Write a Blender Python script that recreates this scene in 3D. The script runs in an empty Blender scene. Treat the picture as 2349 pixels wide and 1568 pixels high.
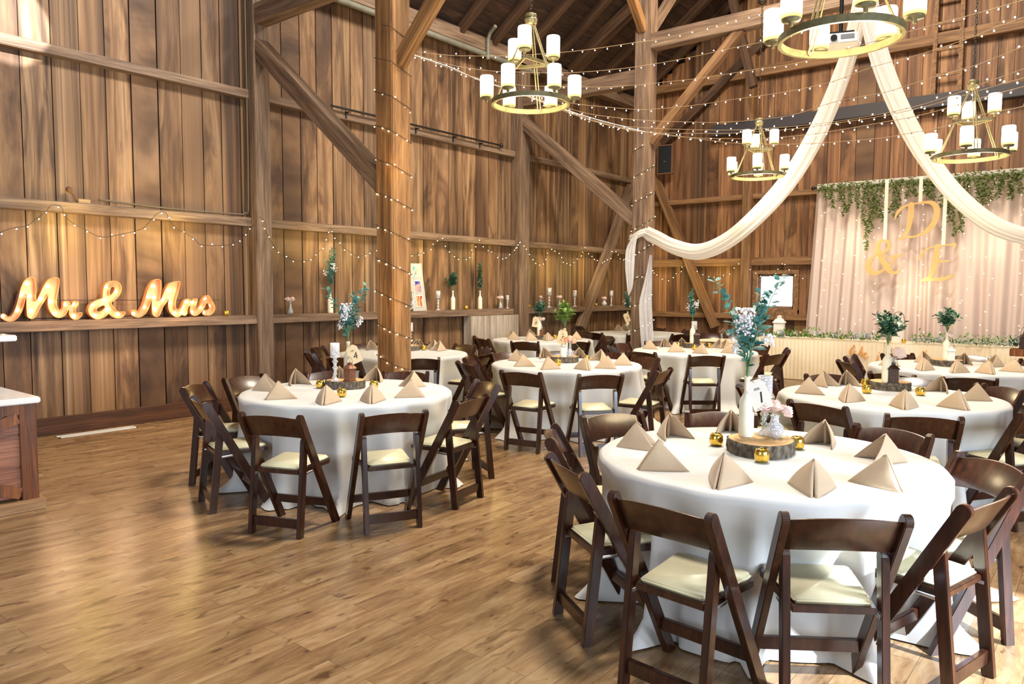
import bpy, bmesh, math, random
from mathutils import Vector, Matrix, Euler, noise
random.seed(7)
R_=random.random
def U(a,b): return random.uniform(a,b)
S=bpy.context.scene; COL=S.collection
PI=math.pi
# ------------------------------------------------------------------ camera
F=1717.46; CX,CY=1174.5,784.0; H=1.65
yaw,pit,rol=math.radians(39.174),math.radians(-4.020),math.radians(0.266)
FW=Vector((math.cos(yaw)*math.cos(pit),math.sin(yaw)*math.cos(pit),math.sin(pit)))
r0=Vector((math.sin(yaw),-math.cos(yaw),0)); u0=r0.cross(FW)
RT=r0*math.cos(rol)+u0*math.sin(rol); UP=u0*math.cos(rol)-r0*math.sin(rol)
CAM=Vector((0,0,H))
def ray(px,py): return FW+RT*((px-CX)/F)-UP*((py-CY)/F)
def onz(px,py,z): d=ray(px,py); return CAM+d*((z-H)/d.z)
def ony(px,py,y): d=ray(px,py); return CAM+d*(y/d.y)
def onx(px,py,x): d=ray(px,py); return CAM+d*(x/d.x)
def ond(px,py,Z): return CAM+ray(px,py)*Z
cd=bpy.data.cameras.new('camera'); cam=bpy.data.objects.new('camera',cd); COL.objects.link(cam)
cd.sensor_width=36; cd.lens=F*36/2349; cd.clip_start=.05
M3=Matrix((RT,UP,-FW)).transposed()
cam.matrix_world=Matrix.Translation(CAM)@M3.to_4x4()
S.camera=cam
# ------------------------------------------------------------------ materials
def lin(c):
    return tuple(((x/255)/12.92 if x/255<=.04045 else ((x/255+.055)/1.055)**2.4) for x in c)
class NT:
    def __init__(s,name):
        s.m=bpy.data.materials.new(name); s.m.use_nodes=True; s.t=s.m.node_tree; s.n=s.t.nodes
        s.b=s.n['Principled BSDF']; s.out=s.n['Material Output']
    def add(s,typ,ins=None,**kw):
        n=s.n.new(typ)
        for k,v in kw.items(): setattr(n,k,v)
        for k,v in (ins or {}).items():
            if isinstance(v,bpy.types.NodeSocket): s.t.links.new(v,n.inputs[k])
            else: n.inputs[k].default_value=v
        return n
    def link(s,a,b): s.t.links.new(a,b)
    def set(s,**kw):
        for k,v in kw.items():
            i=s.b.inputs[k.replace('_',' ')]
            if isinstance(v,bpy.types.NodeSocket): s.t.links.new(v,i)
            elif isinstance(v,tuple) and len(v)==3: i.default_value=(*v,1)
            else: i.default_value=v
    def ramp(s,fac,stops):
        n=s.add('ShaderNodeValToRGB',{'Fac':fac}); e=n.color_ramp.elements
        while len(e)<len(stops): e.new(.5)
        for k,(p,c) in enumerate(stops): e[k].position=p; e[k].color=(*c,1)
        return n.outputs['Color']
    def coord(s,scale,kind='Object'):
        tc=s.add('ShaderNodeTexCoord'); mp=s.add('ShaderNodeMapping',{'Vector':tc.outputs[kind],'Scale':scale}); return mp.outputs[0]
    def noise(s,vec,scale,detail=4,rough=.6,dist=0):
        return s.add('ShaderNodeTexNoise',{'Vector':vec,'Scale':scale,'Detail':detail,'Roughness':rough,'Distortion':dist}).outputs['Fac']
    def mix(s,f,a,b,mode='MIX'):
        n=s.add('ShaderNodeMix',data_type='RGBA',blend_type=mode); 
        for k,v in ((0,f),(6,a),(7,b)):
            if isinstance(v,bpy.types.NodeSocket): s.t.links.new(v,n.inputs[k])
            elif k: n.inputs[k].default_value=(*v,1)
            else: n.inputs[k].default_value=v
        return n.outputs[2]
    def bump(s,h,strength=.3,dist=.01):
        n=s.add('ShaderNodeBump',{'Height':h,'Strength':strength,'Distance':dist}); s.link(n.outputs[0],s.b.inputs['Normal'])
def simple(name,rgb,rough=.5,metal=0,**kw):
    t=NT(name); t.set(Base_Color=lin(rgb),Roughness=rough,Metallic=metal,**kw); return t.m
def vary(name,rgb1,rgb2,scale=8,rough=.6,bump=0,stretch=(1,1,1)):
    t=NT(name); v=t.coord(stretch); f=t.noise(v,scale)
    t.set(Base_Color=t.ramp(f,[(.3,lin(rgb1)),(.7,lin(rgb2))]),Roughness=rough)
    if bump: t.bump(f,bump,.01)
    return t.m
def barnwood(name,tint=(1,1,1),dark=1.0):
    # upright weathered boards: tone per board (corner attribute), long streaks, knots
    t=NT(name)
    at=t.add('ShaderNodeAttribute',attribute_name='board'); sp=t.add('ShaderNodeSeparateColor',{'Color':at.outputs['Color']})
    tc=t.add('ShaderNodeTexCoord'); off=t.add('ShaderNodeVectorMath',{0:tc.outputs['Object'],1:at.outputs['Color']},operation='MULTIPLY_ADD'); 
    off.inputs[1].default_value=(1,1,1); t.link(t.add('ShaderNodeVectorMath',{0:at.outputs['Color'],1:(9,9,9)},operation='MULTIPLY').outputs[0],off.inputs[2])
    m1=t.add('ShaderNodeMapping',{'Vector':off.outputs[0],'Scale':(11,11,.55)}).outputs[0]
    m2=t.add('ShaderNodeMapping',{'Vector':off.outputs[0],'Scale':(60,60,1.6)}).outputs[0]
    m3=t.add('ShaderNodeMapping',{'Vector':off.outputs[0],'Scale':(7,7,.8)}).outputs[0]
    n1=t.noise(m1,1.0,5,.62,.8); n2=t.noise(m2,1.0,3,.6); n3=t.noise(m3,1.3,3,.55,1.2)
    c=lambda r,g,b: tuple(x*y for x,y in zip(lin((r,g,b)),tint))
    base=t.ramp(n1,[(.28,c(80,62,44)),(.43,c(122,97,70)),(.56,c(154,128,96)),(.70,c(178,160,134))])
    warm=t.ramp(sp.outputs[0],[(0,c(200,176,156)),(.4,c(236,206,166)),(.75,c(240,218,190)),(1,c(196,184,176))])
    col=t.mix(.85,base,warm,'MULTIPLY')
    st=t.ramp(n3,[(.36,(.22,.165,.14)),(.47,(.78,.74,.70)),(.55,(1,1,1))]); col=t.mix(.75,col,st,'MULTIPLY')
    gr=t.ramp(n2,[(.35,(.72,.70,.68)),(.6,(1.12,1.1,1.08))]); col=t.mix(.8,col,gr,'MULTIPLY')
    kv=t.add('ShaderNodeMapping',{'Vector':off.outputs[0],'Scale':(4.2,4.2,1.3)}).outputs[0]
    vo=t.add('ShaderNodeTexVoronoi',{'Vector':kv,'Scale':1.0}).outputs['Distance']
    kn=t.ramp(vo,[(.03,(.25,.17,.12)),(.075,(1,1,1))]); col=t.mix(.7,col,kn,'MULTIPLY')
    br=t.add('ShaderNodeMath',{0:sp.outputs[1],1:.55},operation='MULTIPLY_ADD'); br.inputs[2].default_value=.95*dark
    hs=t.add('ShaderNodeHueSaturation',{'Color':col,'Value':br.outputs[0],'Saturation':.92})
    t.set(Base_Color=hs.outputs[0],Roughness=.62); t.bump(n2,.25,.01); return t.m
def beamwood(name,a,b,c_,rough=.65,axis=0):
    t=NT(name); sc=[14,14,14]; sc[axis]=.9; v=t.coord(tuple(sc)); n=t.noise(v,1.2,5,.62,.6)
    sc=[60,60,60]; sc[axis]=2; v2=t.coord(tuple(sc)); n2=t.noise(v2,1,3,.6)
    col=t.ramp(n,[(.3,lin(a)),(.5,lin(b)),(.72,lin(c_))]); g=t.ramp(n2,[(.35,(.62,.58,.55)),(.62,(1.1,1.08,1.05))])
    t.set(Base_Color=t.mix(.8,col,g,'MULTIPLY'),Roughness=rough); t.bump(n2,.35,.01); return t.m
MT={}
MT['wall']=barnwood('barn boards',(.97,.96,.93),.93); MT['wallback']=barnwood('gable boards',(1.02,.92,.78),.98)
MT['gap']=simple('dark gap',(14,9,6),.9)
MT['beam']=beamwood('grey brown timber',(88,68,54),(126,102,82),(158,134,110))
MT['beam2']=beamwood('warm brown timber',(96,68,44),(138,102,68),(168,132,94))
MT['hewn']=beamwood('hewn post timber',(100,66,34),(150,108,64),(182,142,94))
MT['rafter']=beamwood('roof timber',(52,36,26),(84,60,42),(104,78,56))
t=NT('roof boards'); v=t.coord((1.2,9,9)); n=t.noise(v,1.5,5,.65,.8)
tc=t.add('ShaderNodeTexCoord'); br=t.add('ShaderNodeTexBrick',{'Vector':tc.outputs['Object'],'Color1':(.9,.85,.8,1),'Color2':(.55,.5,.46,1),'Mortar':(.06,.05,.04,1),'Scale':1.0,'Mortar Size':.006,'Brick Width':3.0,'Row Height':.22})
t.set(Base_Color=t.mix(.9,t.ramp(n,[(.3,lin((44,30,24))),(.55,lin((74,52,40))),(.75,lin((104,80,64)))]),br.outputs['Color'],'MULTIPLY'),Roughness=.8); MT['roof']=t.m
# floor
t=NT('laminate planks'); tc=t.add('ShaderNodeTexCoord')
br=t.add('ShaderNodeTexBrick',{'Vector':tc.outputs['Object'],'Color1':(1,1,1,1),'Color2':(0,0,0,1),'Mortar':(.5,.5,.5,1),'Scale':1.0,'Mortar Size':.0015,'Mortar Smooth':.1,'Bias':0.0,'Brick Width':1.22,'Row Height':.127},offset=.37,offset_frequency=2)
sp=t.add('ShaderNodeSeparateColor',{'Color':br.outputs['Color']})
cmb=t.add('ShaderNodeCombineXYZ',{'X':sp.outputs[0],'Y':sp.outputs[0]}); o2=t.add('ShaderNodeVectorMath',{0:cmb.outputs[0],1:(5.3,2.1,0)},operation='MULTIPLY')
o3=t.add('ShaderNodeVectorMath',{0:tc.outputs['Object'],1:o2.outputs[0]},operation='ADD')
m1=t.add('ShaderNodeMapping',{'Vector':o3.outputs[0],'Scale':(1.5,6,1)}).outputs[0]; n1=t.noise(m1,1.2,6,.66,.8)
m2=t.add('ShaderNodeMapping',{'Vector':o3.outputs[0],'Scale':(4,34,1)}).outputs[0]; n2=t.noise(m2,1,3,.6)
m3=t.add('ShaderNodeMapping',{'Vector':o3.outputs[0],'Scale':(3.2,8,1)}).outputs[0]; n3=t.noise(m3,1.7,3,.5,1.0)
col=t.ramp(n1,[(.28,lin((92,67,43))),(.43,lin((133,103,71))),(.57,lin((155,126,90))),(.74,lin((174,148,116)))])
col=t.mix(.75,col,t.ramp(n2,[(.34,(.78,.74,.70)),(.6,(1.06,1.05,1.04))]),'MULTIPLY')
col=t.mix(.75,col,t.ramp(n3,[(.29,(.24,.18,.14)),(.40,(1,1,1))]),'MULTIPLY')
col=t.mix(.5,col,t.ramp(sp.outputs[0],[(0,(.72,.68,.64)),(1,(1.1,1.08,1.06))]),'MULTIPLY')
kv=t.add('ShaderNodeMapping',{'Vector':o3.outputs[0],'Scale':(1.9,4.6,1)}).outputs[0]; vo=t.add('ShaderNodeTexVoronoi',{'Vector':kv,'Scale':1.6}).outputs['Distance']; nd=t.noise(m3,4,2); ad=t.add('ShaderNodeMath',{0:nd,1:.16},operation='MULTIPLY_ADD'); t.link(vo,ad.inputs[2])
col=t.mix(.8,col,t.ramp(ad.outputs[0],[(.12,(.26,.20,.17)),(.19,(1,1,1))]),'MULTIPLY')
col=t.mix(br.outputs['Fac'],col,lin((96,70,48)))
t.set(Base_Color=col,Roughness=.27); t.b.inputs['Specular IOR Level'].default_value=.5; t.bump(n2,.08,.004); MT['floor']=t.m
# chairs
t=NT('mahogany stain'); v=t.coord((24,24,3)); n=t.noise(v,1.4,4,.6,.6)
t.set(Base_Color=t.ramp(n,[(.3,lin((34,16,9))),(.55,lin((58,29,16))),(.8,lin((82,43,24)))]),Roughness=.3,Coat_Weight=.35,Coat_Roughness=.15); MT['mahog']=t.m
MT['vinyl']=vary('ivory vinyl',(214,206,168),(222,214,178),20,.42)
MT['steel']=simple('zinc steel',(190,190,190),.35,.9)
t=NT('white linen'); v=t.coord((1,1,1)); n=t.noise(v,2.5,4,.55); t.set(Base_Color=t.ramp(n,[(.3,lin((196,195,191))),(.7,lin((208,207,203)))]),Roughness=.75,Sheen_Weight=.15); MT['linen']=t.m
MT['skirt']=vary('cream satin skirt',(244,226,190),(250,238,212),3,.45)
t=NT('tan napkin cloth'); v=t.coord((1,1,1)); n=t.noise(v,300,2); t.set(Base_Color=t.ramp(n,[(.3,lin((178,152,122))),(.7,lin((192,168,138)))]),Roughness=.8,Sheen_Weight=.2); MT['napkin']=t.m
MT['gold']=vary('gold mercury glass',(214,164,40),(250,214,110),60,.16); MT['gold'].node_tree.nodes['Principled BSDF'].inputs['Metallic'].default_value=.9
MT['goldpaint']=vary('gold painted board',(216,170,104),(232,190,128),6,.45)
t=NT('tree bark'); v=t.coord((1,1,.55)); vo=t.add('ShaderNodeTexVoronoi',{'Vector':v,'Scale':38}).outputs['Distance']; n=t.noise(v,60,4)
t.set(Base_Color=t.mix(n,t.ramp(vo,[(.1,lin((148,138,122))),(.55,lin((92,80,68))),(.8,lin((34,28,24)))]),lin((104,92,76))),Roughness=.9); t.bump(vo,.9,.02); MT['bark']=t.m
t=NT('sawn wood face'); tc=t.add('ShaderNodeTexCoord'); w=t.add('ShaderNodeTexWave',{'Vector':tc.outputs['Object'],'Scale':9,'Distortion':2.5,'Detail':3},wave_type='RINGS',rings_direction='Z'); 
t.set(Base_Color=t.ramp(w.outputs['Fac'],[(.1,lin((192,148,92))),(.8,lin((212,172,116)))]),Roughness=.6); MT['sawn']=t.m
MT['bottle']=vary('cream painted glass',(228,222,196),(238,233,212),10,.4)
MT['tag']=simple('kraft tag card',(224,200,160),.7); MT['tagwhite']=simple('pale tag card',(228,220,206),.7); MT['ink']=simple('black ink',(22,20,20),.6)
MT['string']=simple('jute string',(176,146,100),.8)
def glassy(name,tint,tr,df,rough):
    t=NT(name); tp=t.add('ShaderNodeBsdfTransparent',{'Color':(*tint,1)}); g=t.add('ShaderNodeBsdfGlossy',{'Color':(1,1,1,1),'Roughness':rough}); d=t.add('ShaderNodeBsdfDiffuse',{'Color':(.92,.93,.96,1)})
    v=t.coord((1,1,1)); vo=t.add('ShaderNodeTexVoronoi',{'Vector':v,'Scale':90}).outputs['Distance']; b=t.add('ShaderNodeBump',{'Height':vo,'Strength':.7,'Distance':.01}); t.link(b.outputs[0],g.inputs['Normal'])
    lw=t.add('ShaderNodeLayerWeight',{'Blend':.35}); m=t.add('ShaderNodeMixShader',{0:df,1:g.outputs[0],2:d.outputs[0]})
    mr=t.add('ShaderNodeMapRange',{'Value':lw.outputs['Facing'],'To Min':1-tr,'To Max':.95}); m2=t.add('ShaderNodeMixShader',{0:mr.outputs[0],1:tp.outputs[0],2:m.outputs[0]}); t.link(m2.outputs[0],t.out.inputs[0]); return t.m
MT['crystal']=glassy('crystal glass',(.95,.97,1),.45,.45,.08); MT['glass']=glassy('clear glass',(.93,.96,1),.78,.3,.05)
t=NT('punched copper'); v=t.coord((1,1,1)); vo=t.add('ShaderNodeTexVoronoi',{'Vector':v,'Scale':110}).outputs['Distance']; t.set(Base_Color=t.ramp(vo,[(.28,lin((36,22,16))),(.42,lin((150,104,80)))]),Roughness=.4,Metallic=.6); MT['copper']=t.m
t=NT('punched dark iron'); v=t.coord((1,1,1)); vo=t.add('ShaderNodeTexVoronoi',{'Vector':v,'Scale':110}).outputs['Distance']; t.set(Base_Color=t.ramp(vo,[(.28,lin((90,64,46))),(.42,lin((58,40,30)))]),Roughness=.45,Metallic=.4); MT['iron']=t.m
MT['leafblue']=vary('eucalyptus leaf',(62,118,110),(104,156,146),14,.55); MT['leaf']=vary('green leaf',(58,106,60),(92,140,84),14,.5); MT['leafdark']=vary('dark leaf',(44,86,66),(78,122,96),14,.5)
MT['fern']=vary('fern green',(96,128,44),(140,168,76),14,.6); MT['moss']=vary('vine green',(62,78,24),(98,112,44),14,.6); MT['lime']=vary('garland green',(58,120,34),(112,172,64),14,.6)
MT['stem']=simple('green stem',(96,132,84),.6)
MT['white']=vary('white petals',(226,226,232),(244,242,240),30,.6); MT['pink']=vary('blush petals',(240,212,204),(250,230,224),24,.6); MT['peach']=vary('peach petals',(246,196,166),(250,216,194),24,.6)
MT['whitepaint']=vary('white painted metal',(232,228,216),(244,241,232),10,.5)
MT['bronze']=simple('aged bronze',(74,68,56),.4,.7); MT['brass']=vary('pale brushed bronze',(126,114,80),(160,146,104),30,.38); MT['brass'].node_tree.nodes['Principled BSDF'].inputs['Metallic'].default_value=.5
MT['black']=simple('black metal',(22,20,22),.4); MT['blackcloth']=simple('black grille cloth',(26,28,34),.9); MT['ply']=simple('speaker plywood edge',(120,84,58),.6)
MT['duct']=simple('dark steel beam',(58,54,58),.6); MT['pipe']=vary('galvanised pipe',(110,108,94),(136,134,118),6,.5)
MT['conduit']=simple('brown grey conduit',(104,90,72),.5)
MT['marble']=vary('white marble',(226,224,220),(244,243,240),3,.18)
MT['barpanel']=beamwood('bar panel wood',(120,74,52),(150,98,72),(172,118,88),.45,0); MT['barframe']=beamwood('bar frame wood',(70,36,14),(118,66,26),(160,100,46),.4,2); MT['bartoe']=beamwood('bar base trim',(130,96,62),(164,126,86),(182,146,106),.5,0)
MT['wire']=simple('dark green wire',(36,34,26),.6); MT['wirewhite']=simple('cream wire',(160,132,96),.6)
def emit(name,rgb,st,sample=False):
    t=NT(name); e=t.add('ShaderNodeEmission',{'Color':(*rgb,1),'Strength':st}); t.link(e.outputs[0],t.out.inputs[0])
    t.m.cycles.emission_sampling='AUTO' if sample else 'NONE'; return t.m
MT['led']=emit('cool fairy bulb',(.80,.86,1),14); MT['warmled']=emit('warm fairy bulb',(1,.82,.48),14); MT['mbulb']=emit('marquee bulb',(1,.80,.50),9)
t=NT('frosted lit glass'); tc=t.add('ShaderNodeTexCoord'); sz=t.add('ShaderNodeSeparateXYZ',{'Vector':tc.outputs['Object']})
mr=t.add('ShaderNodeMapRange',{'Value':sz.outputs[2],'From Min':.0,'From Max':.13,'To Min':0,'To Max':1})
cr=t.ramp(mr.outputs[0],[(0,(1,.72,.26)),(.35,(1,.86,.52)),(1,(1,.95,.78))]); ms=t.add('ShaderNodeMapRange',{'Value':mr.outputs[0],'From Min':0,'From Max':.6,'To Min':1.1,'To Max':5.0})
e=t.add('ShaderNodeEmission',{'Color':cr,'Strength':ms.outputs[0]}); t.link(e.outputs[0],t.out.inputs[0]); t.m.cycles.emission_sampling='NONE'; MT['shade']=t.m
def sheer(name,rgb,alpha,trans=.5):
    t=NT(name); d=t.add('ShaderNodeBsdfDiffuse',{'Color':(*lin(rgb),1)}); tr=t.add('ShaderNodeBsdfTranslucent',{'Color':(*lin(rgb),1)})
    m=t.add('ShaderNodeMixShader',{0:trans,1:d.outputs[0],2:tr.outputs[0]}); tp=t.add('ShaderNodeBsdfTransparent')
    m2=t.add('ShaderNodeMixShader',{0:alpha,1:tp.outputs[0],2:m.outputs[0]}); t.link(m2.outputs[0],t.out.inputs[0]); return t.m
MT['tulle']=sheer('white tulle',(248,245,240),.86); MT['tullethin']=sheer('thin white tulle',(250,250,252),.68,.3)
MT['curtain']=sheer('blush sheer curtain',(238,220,212),.95,.22)
MT['ribbon']=simple('cream ribbon',(246,238,216),.5)
MT['peachmetal']=vary('copper letter face',(236,166,120),(246,186,142),4,.5); MT['copperrim']=simple('copper letter rim',(222,150,98),.4,.2)
t=NT('overcast window pane'); e=t.add('ShaderNodeEmission',{'Color':(.88,.94,1,1),'Strength':4.5}); g=t.add('ShaderNodeBsdfGlossy',{'Roughness':.1}); m=t.add('ShaderNodeMixShader',{0:.06,1:e.outputs[0],2:g.outputs[0]}); t.link(m.outputs[0],t.out.inputs[0]); MT['pane']=t.m  # emission in the pane stands in for the bright sky outside
# ------------------------------------------------------------------ mesh builder
class MB:
    def __init__(s): s.v=[]; s.f=[]; s.sm=[]; s.mi=[]; s.cur=0; s.c=[]; s.cc=None
    def add(s,vs,fs,smooth=False):
        o=len(s.v); s.v+= [tuple(p) for p in vs]
        for f in fs: s.f.append([i+o for i in f]); s.sm.append(smooth); s.mi.append(s.cur); s.c.append(s.cc)
    def box(s,c,d,rot=None):
        x,y,z=[k/2 for k in d]; P=[Vector((a*x,b*y,e*z)) for a in(-1,1) for b in(-1,1) for e in(-1,1)]
        if rot: P=[rot@p for p in P]
        s.add([p+Vector(c) for p in P],[(0,1,3,2),(4,6,7,5),(0,4,5,1),(2,3,7,6),(0,2,6,4),(1,5,7,3)])
    def box2(s,a,b): s.box([(p+q)/2 for p,q in zip(a,b)],[abs(q-p) for p,q in zip(a,b)])
    def tube(s,pts,r,n=8,cap=True,smooth=True):
        pts=[Vector(p) for p in pts]; rs=r if isinstance(r,(list,tuple)) else [r]*len(pts); vs=[]; fs=[]
        t=(pts[1]-pts[0]).normalized(); a=t.orthogonal().normalized()
        for i,p in enumerate(pts):
            t=(pts[min(i+1,len(pts)-1)]-pts[max(i-1,0)]); 
            if t.length<1e-9: t=Vector((0,0,1))
            t.normalize(); a=(a-t*a.dot(t)); a=a.normalized() if a.length>1e-6 else t.orthogonal().normalized(); b=t.cross(a)
            for k in range(n): q=2*PI*k/n; vs.append(p+(a*math.cos(q)+b*math.sin(q))*rs[i])
        for i in range(len(pts)-1):
            for k in range(n): fs.append((i*n+k,i*n+(k+1)%n,(i+1)*n+(k+1)%n,(i+1)*n+k))
        s.add(vs,fs,smooth)
        if cap: s.add(vs[:n],[tuple(range(n))[::-1]]); s.add(vs[-n:],[tuple(range(n))])
    def lathe(s,prof,n=24,c=(0,0,0),smooth=True):
        vs=[];fs=[];m=len(prof)
        for k in range(n):
            q=2*PI*k/n
            for r,z in prof: vs.append((c[0]+r*math.cos(q),c[1]+r*math.sin(q),c[2]+z))
        for k in range(n):
            for i in range(m-1): fs.append((k*m+i,((k+1)%n)*m+i,((k+1)%n)*m+i+1,k*m+i+1))
        s.add(vs,fs,smooth)
    def ball(s,c,r,n=10,sc=(1,1,1)):
        m=max(4,n//2+1); vs=[];fs=[]
        for k in range(n):
            q=2*PI*k/n
            for i in range(m): p=PI*i/(m-1); vs.append((c[0]+r*sc[0]*math.sin(p)*math.cos(q),c[1]+r*sc[1]*math.sin(p)*math.sin(q),c[2]-r*sc[2]*math.cos(p)))
        for k in range(n):
            for i in range(m-1): fs.append((k*m+i,((k+1)%n)*m+i,((k+1)%n)*m+i+1,k*m+i+1))
        s.add(vs,fs,True)
    def prism(s,poly,y0,y1,smooth=False):  # poly in xz plane extruded along y
        n=len(poly); vs=[(x,y0,z) for x,z in poly]+[(x,y1,z) for x,z in poly]
        s.add(vs,[tuple(range(n)),tuple(range(n,2*n))[::-1]]); s.add(vs,[(i,n+i,n+(i+1)%n,(i+1)%n) for i in range(n)],smooth)
    def grid(s,P,closed=False,smooth=True,flip=False):  # P[i][j]
        m=len(P[0]); vs=[p for r in P for p in r]; fs=[]; n=len(P)
        for i in range(n if closed else n-1):
            for j in range(m-1):
                f=(i*m+j,((i+1)%n)*m+j,((i+1)%n)*m+j+1,i*m+j+1); fs.append(f[::-1] if flip else f)
        s.add(vs,fs,smooth)
    def leaf(s,p,d,nrm,L,W,cup=.15):
        d=Vector(d).normalized(); nrm=Vector(nrm); sd=d.cross(nrm); sd=sd.normalized() if sd.length>1e-5 else d.orthogonal().normalized(); nn=sd.cross(d)
        p=Vector(p); w=W/2
        vs=[p,p+d*L*.3+sd*w*.85+nn*cup*w,p+d*L*.65+sd*w*.9+nn*cup*w,p+d*L,p+d*L*.65-sd*w*.9+nn*cup*w,p+d*L*.3-sd*w*.85+nn*cup*w,p+d*L*.5]
        s.add(vs,[(0,1,6),(1,2,6),(2,3,6),(3,4,6),(4,5,6),(5,0,6)],True)
    def mesh(s,name,mats,bevel=0,seg=2):
        me=bpy.data.meshes.new(name); me.from_pydata(s.v,[],s.f)
        for m in (mats if isinstance(mats,(list,tuple)) else [mats]): me.materials.append(m)
        me.polygons.foreach_set('use_smooth',s.sm); me.polygons.foreach_set('material_index',s.mi)
        if any(c is not None for c in s.c):
            ca=me.color_attributes.new('board','FLOAT_COLOR','CORNER'); buf=[]
            for p in me.polygons:
                c=s.c[p.index] or (.5,.5,.5)
                for _ in range(p.loop_total): buf+= [*c,1]
            ca.data.foreach_set('color',buf)
        bm=bmesh.new(); bm.from_mesh(me)
        if bevel: 
            bmesh.ops.remove_doubles(bm,verts=bm.verts,dist=1e-6)
            bmesh.ops.recalc_face_normals(bm,faces=bm.faces)
            es=[e for e in bm.edges if len(e.link_faces)==2 and e.calc_face_angle(0)>.5]
            bmesh.ops.bevel(bm,geom=es,offset=bevel,segments=seg,affect='EDGES',clamp_overlap=True)
        else: bmesh.ops.recalc_face_normals(bm,faces=bm.faces)
        bm.to_mesh(me); bm.free(); me.update(); return me
def ob(name,me,parent=None,loc=None,rz=None):
    o=bpy.data.objects.new(name,me); COL.objects.link(o)
    if parent: o.parent=parent
    if loc is not None: o.location=loc
    if rz is not None: o.rotation_euler=(0,0,rz)
    return o
def tag(o,label,cat,group=None,kind=None):
    o['label']=label; o['category']=cat
    if group: o['group']=group
    if kind: o['kind']=kind
    return o
def thing(name,label,cat,loc=(0,0,0),rz=0,group=None):
    o=bpy.data.objects.new(name,None); COL.objects.link(o); o.location=loc; o.rotation_euler=(0,0,rz); o.empty_display_size=.1
    return tag(o,label,cat,group)
def copy_tree(o,loc,rz,label,group=None):
    r=o.copy(); COL.objects.link(r); r.location=loc; r.rotation_euler=(0,0,rz); r['label']=label
    if group: r['group']=group
    for ch in o.children:
        c=ch.copy(); COL.objects.link(c); c.parent=r
        for g in ch.children:
            d=g.copy(); COL.objects.link(d); d.parent=c
    return r
def struct(name,me,label=None,cat=None,loc=None):
    o=ob(name,me,None,loc); o['kind']='structure'
    if label: o['label']=label; o['category']=cat
    return o
def smoothpts(pts,n=6):
    P=[Vector(p) for p in pts]; out=[]
    for i in range(len(P)-1):
        a=P[max(i-1,0)];b=P[i];c=P[i+1];d=P[min(i+2,len(P)-1)]
        for k in range(n):
            t=k/n; out.append(.5*((2*b)+(c-a)*t+(2*a-5*b+4*c-d)*t*t+(3*b-a-3*c+d)*t**3))
    out.append(P[-1]); return out
# ------------------------------------------------------------------ shell
YW,XB=9.30,15.98           # board faces of left wall / gable wall
PL=6.12; SL=.72; RIDGE=2.7 # eave plate height, roof slope, ridge line y
def roofz(y): return PL+SL*(9.25-abs(y-RIDGE)-RIDGE) if False else PL+SL*(9.25-RIDGE-abs(y-RIDGE))
m=MB(); m.add([(-3,-5,0),(XB+.1,-5,0),(XB+.1,YW+.1,0),(-3,YW+.1,0)],[(0,1,2,3)]); struct('floor',m.mesh('floor',MT['floor']),'warm brown wood plank floor running under all tables','floor')
def boards(a0,a1,ztop,place,seams=None,z0=0):
    m=MB(); a=a0
    while a<a1-.05:
        w=min(U(.25,.36),a1-a); m.cc=(R_(),R_(),R_()); g=U(.008,.020)
        place(m,a+g/2,a+w-g/2,U(-.004,.004)); a+=w
    return m
def pl_left(m,a,b,d): m.box2((a,YW+d,0),(b,YW+.03,PL+.1))
m=boards(-1.5,XB,0,pl_left); m.cur=1; m.cc=(.5,.5,.5); m.box2((-1.5,YW+.028,0),(XB,YW+.06,PL+.1))
struct('wall_left',m.mesh('wall_left',[MT['wall'],MT['gap']]),'tall wall of upright weathered barn boards behind the marquee letters','wall')
def pl_back(m,a,b,d):
    zt=min(roofz(a),roofz(b)); m.box2((XB+d,a,0),(XB+.03,b,zt))
m=MB()
def backseg(a0,a1,z0,z1fn):
    a=a0
    while a<a1-.02:
        w=min(U(.24,.34),a1-a); m.cc=(R_(),R_(),R_()); g=U(.004,.012); d=U(-.004,.004)
        m.box2((XB+d,a+g/2,z0),(XB+.03,a+w-g/2,z1fn(a,a+w))); a+=w
WY0,WY1,WZ0,WZ1=5.36,6.14,1.27,2.02   # window opening
rf=lambda a,b:min(roofz(a),roofz(b))
backseg(-4,WY0,0,rf); backseg(WY0,WY1,0,lambda a,b:WZ0); backseg(WY0,WY1,WZ1,rf); backseg(WY1,YW,0,rf)
m.cur=1; m.cc=(.5,.5,.5); 
for y0,y1,z0,z1 in ((-4,WY0,0,PL),(WY1,YW,0,PL),(WY0,WY1,0,WZ0),(WY0,WY1,WZ1,PL)): m.box2((XB+.028,y0,z0),(XB+.06,y1,z1))
m.add([(XB+.05,-4,PL),(XB+.05,YW,PL),(XB+.05,YW,roofz(YW)),(XB+.05,RIDGE,roofz(RIDGE)),(XB+.05,-4,roofz(-4))],[(0,1,2,3,4)])
struct('wall_back',m.mesh('wall_back',[MT['wallback'],MT['gap']]),'gable end wall of brown barn boards behind the curtain backdrop','wall')
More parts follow.
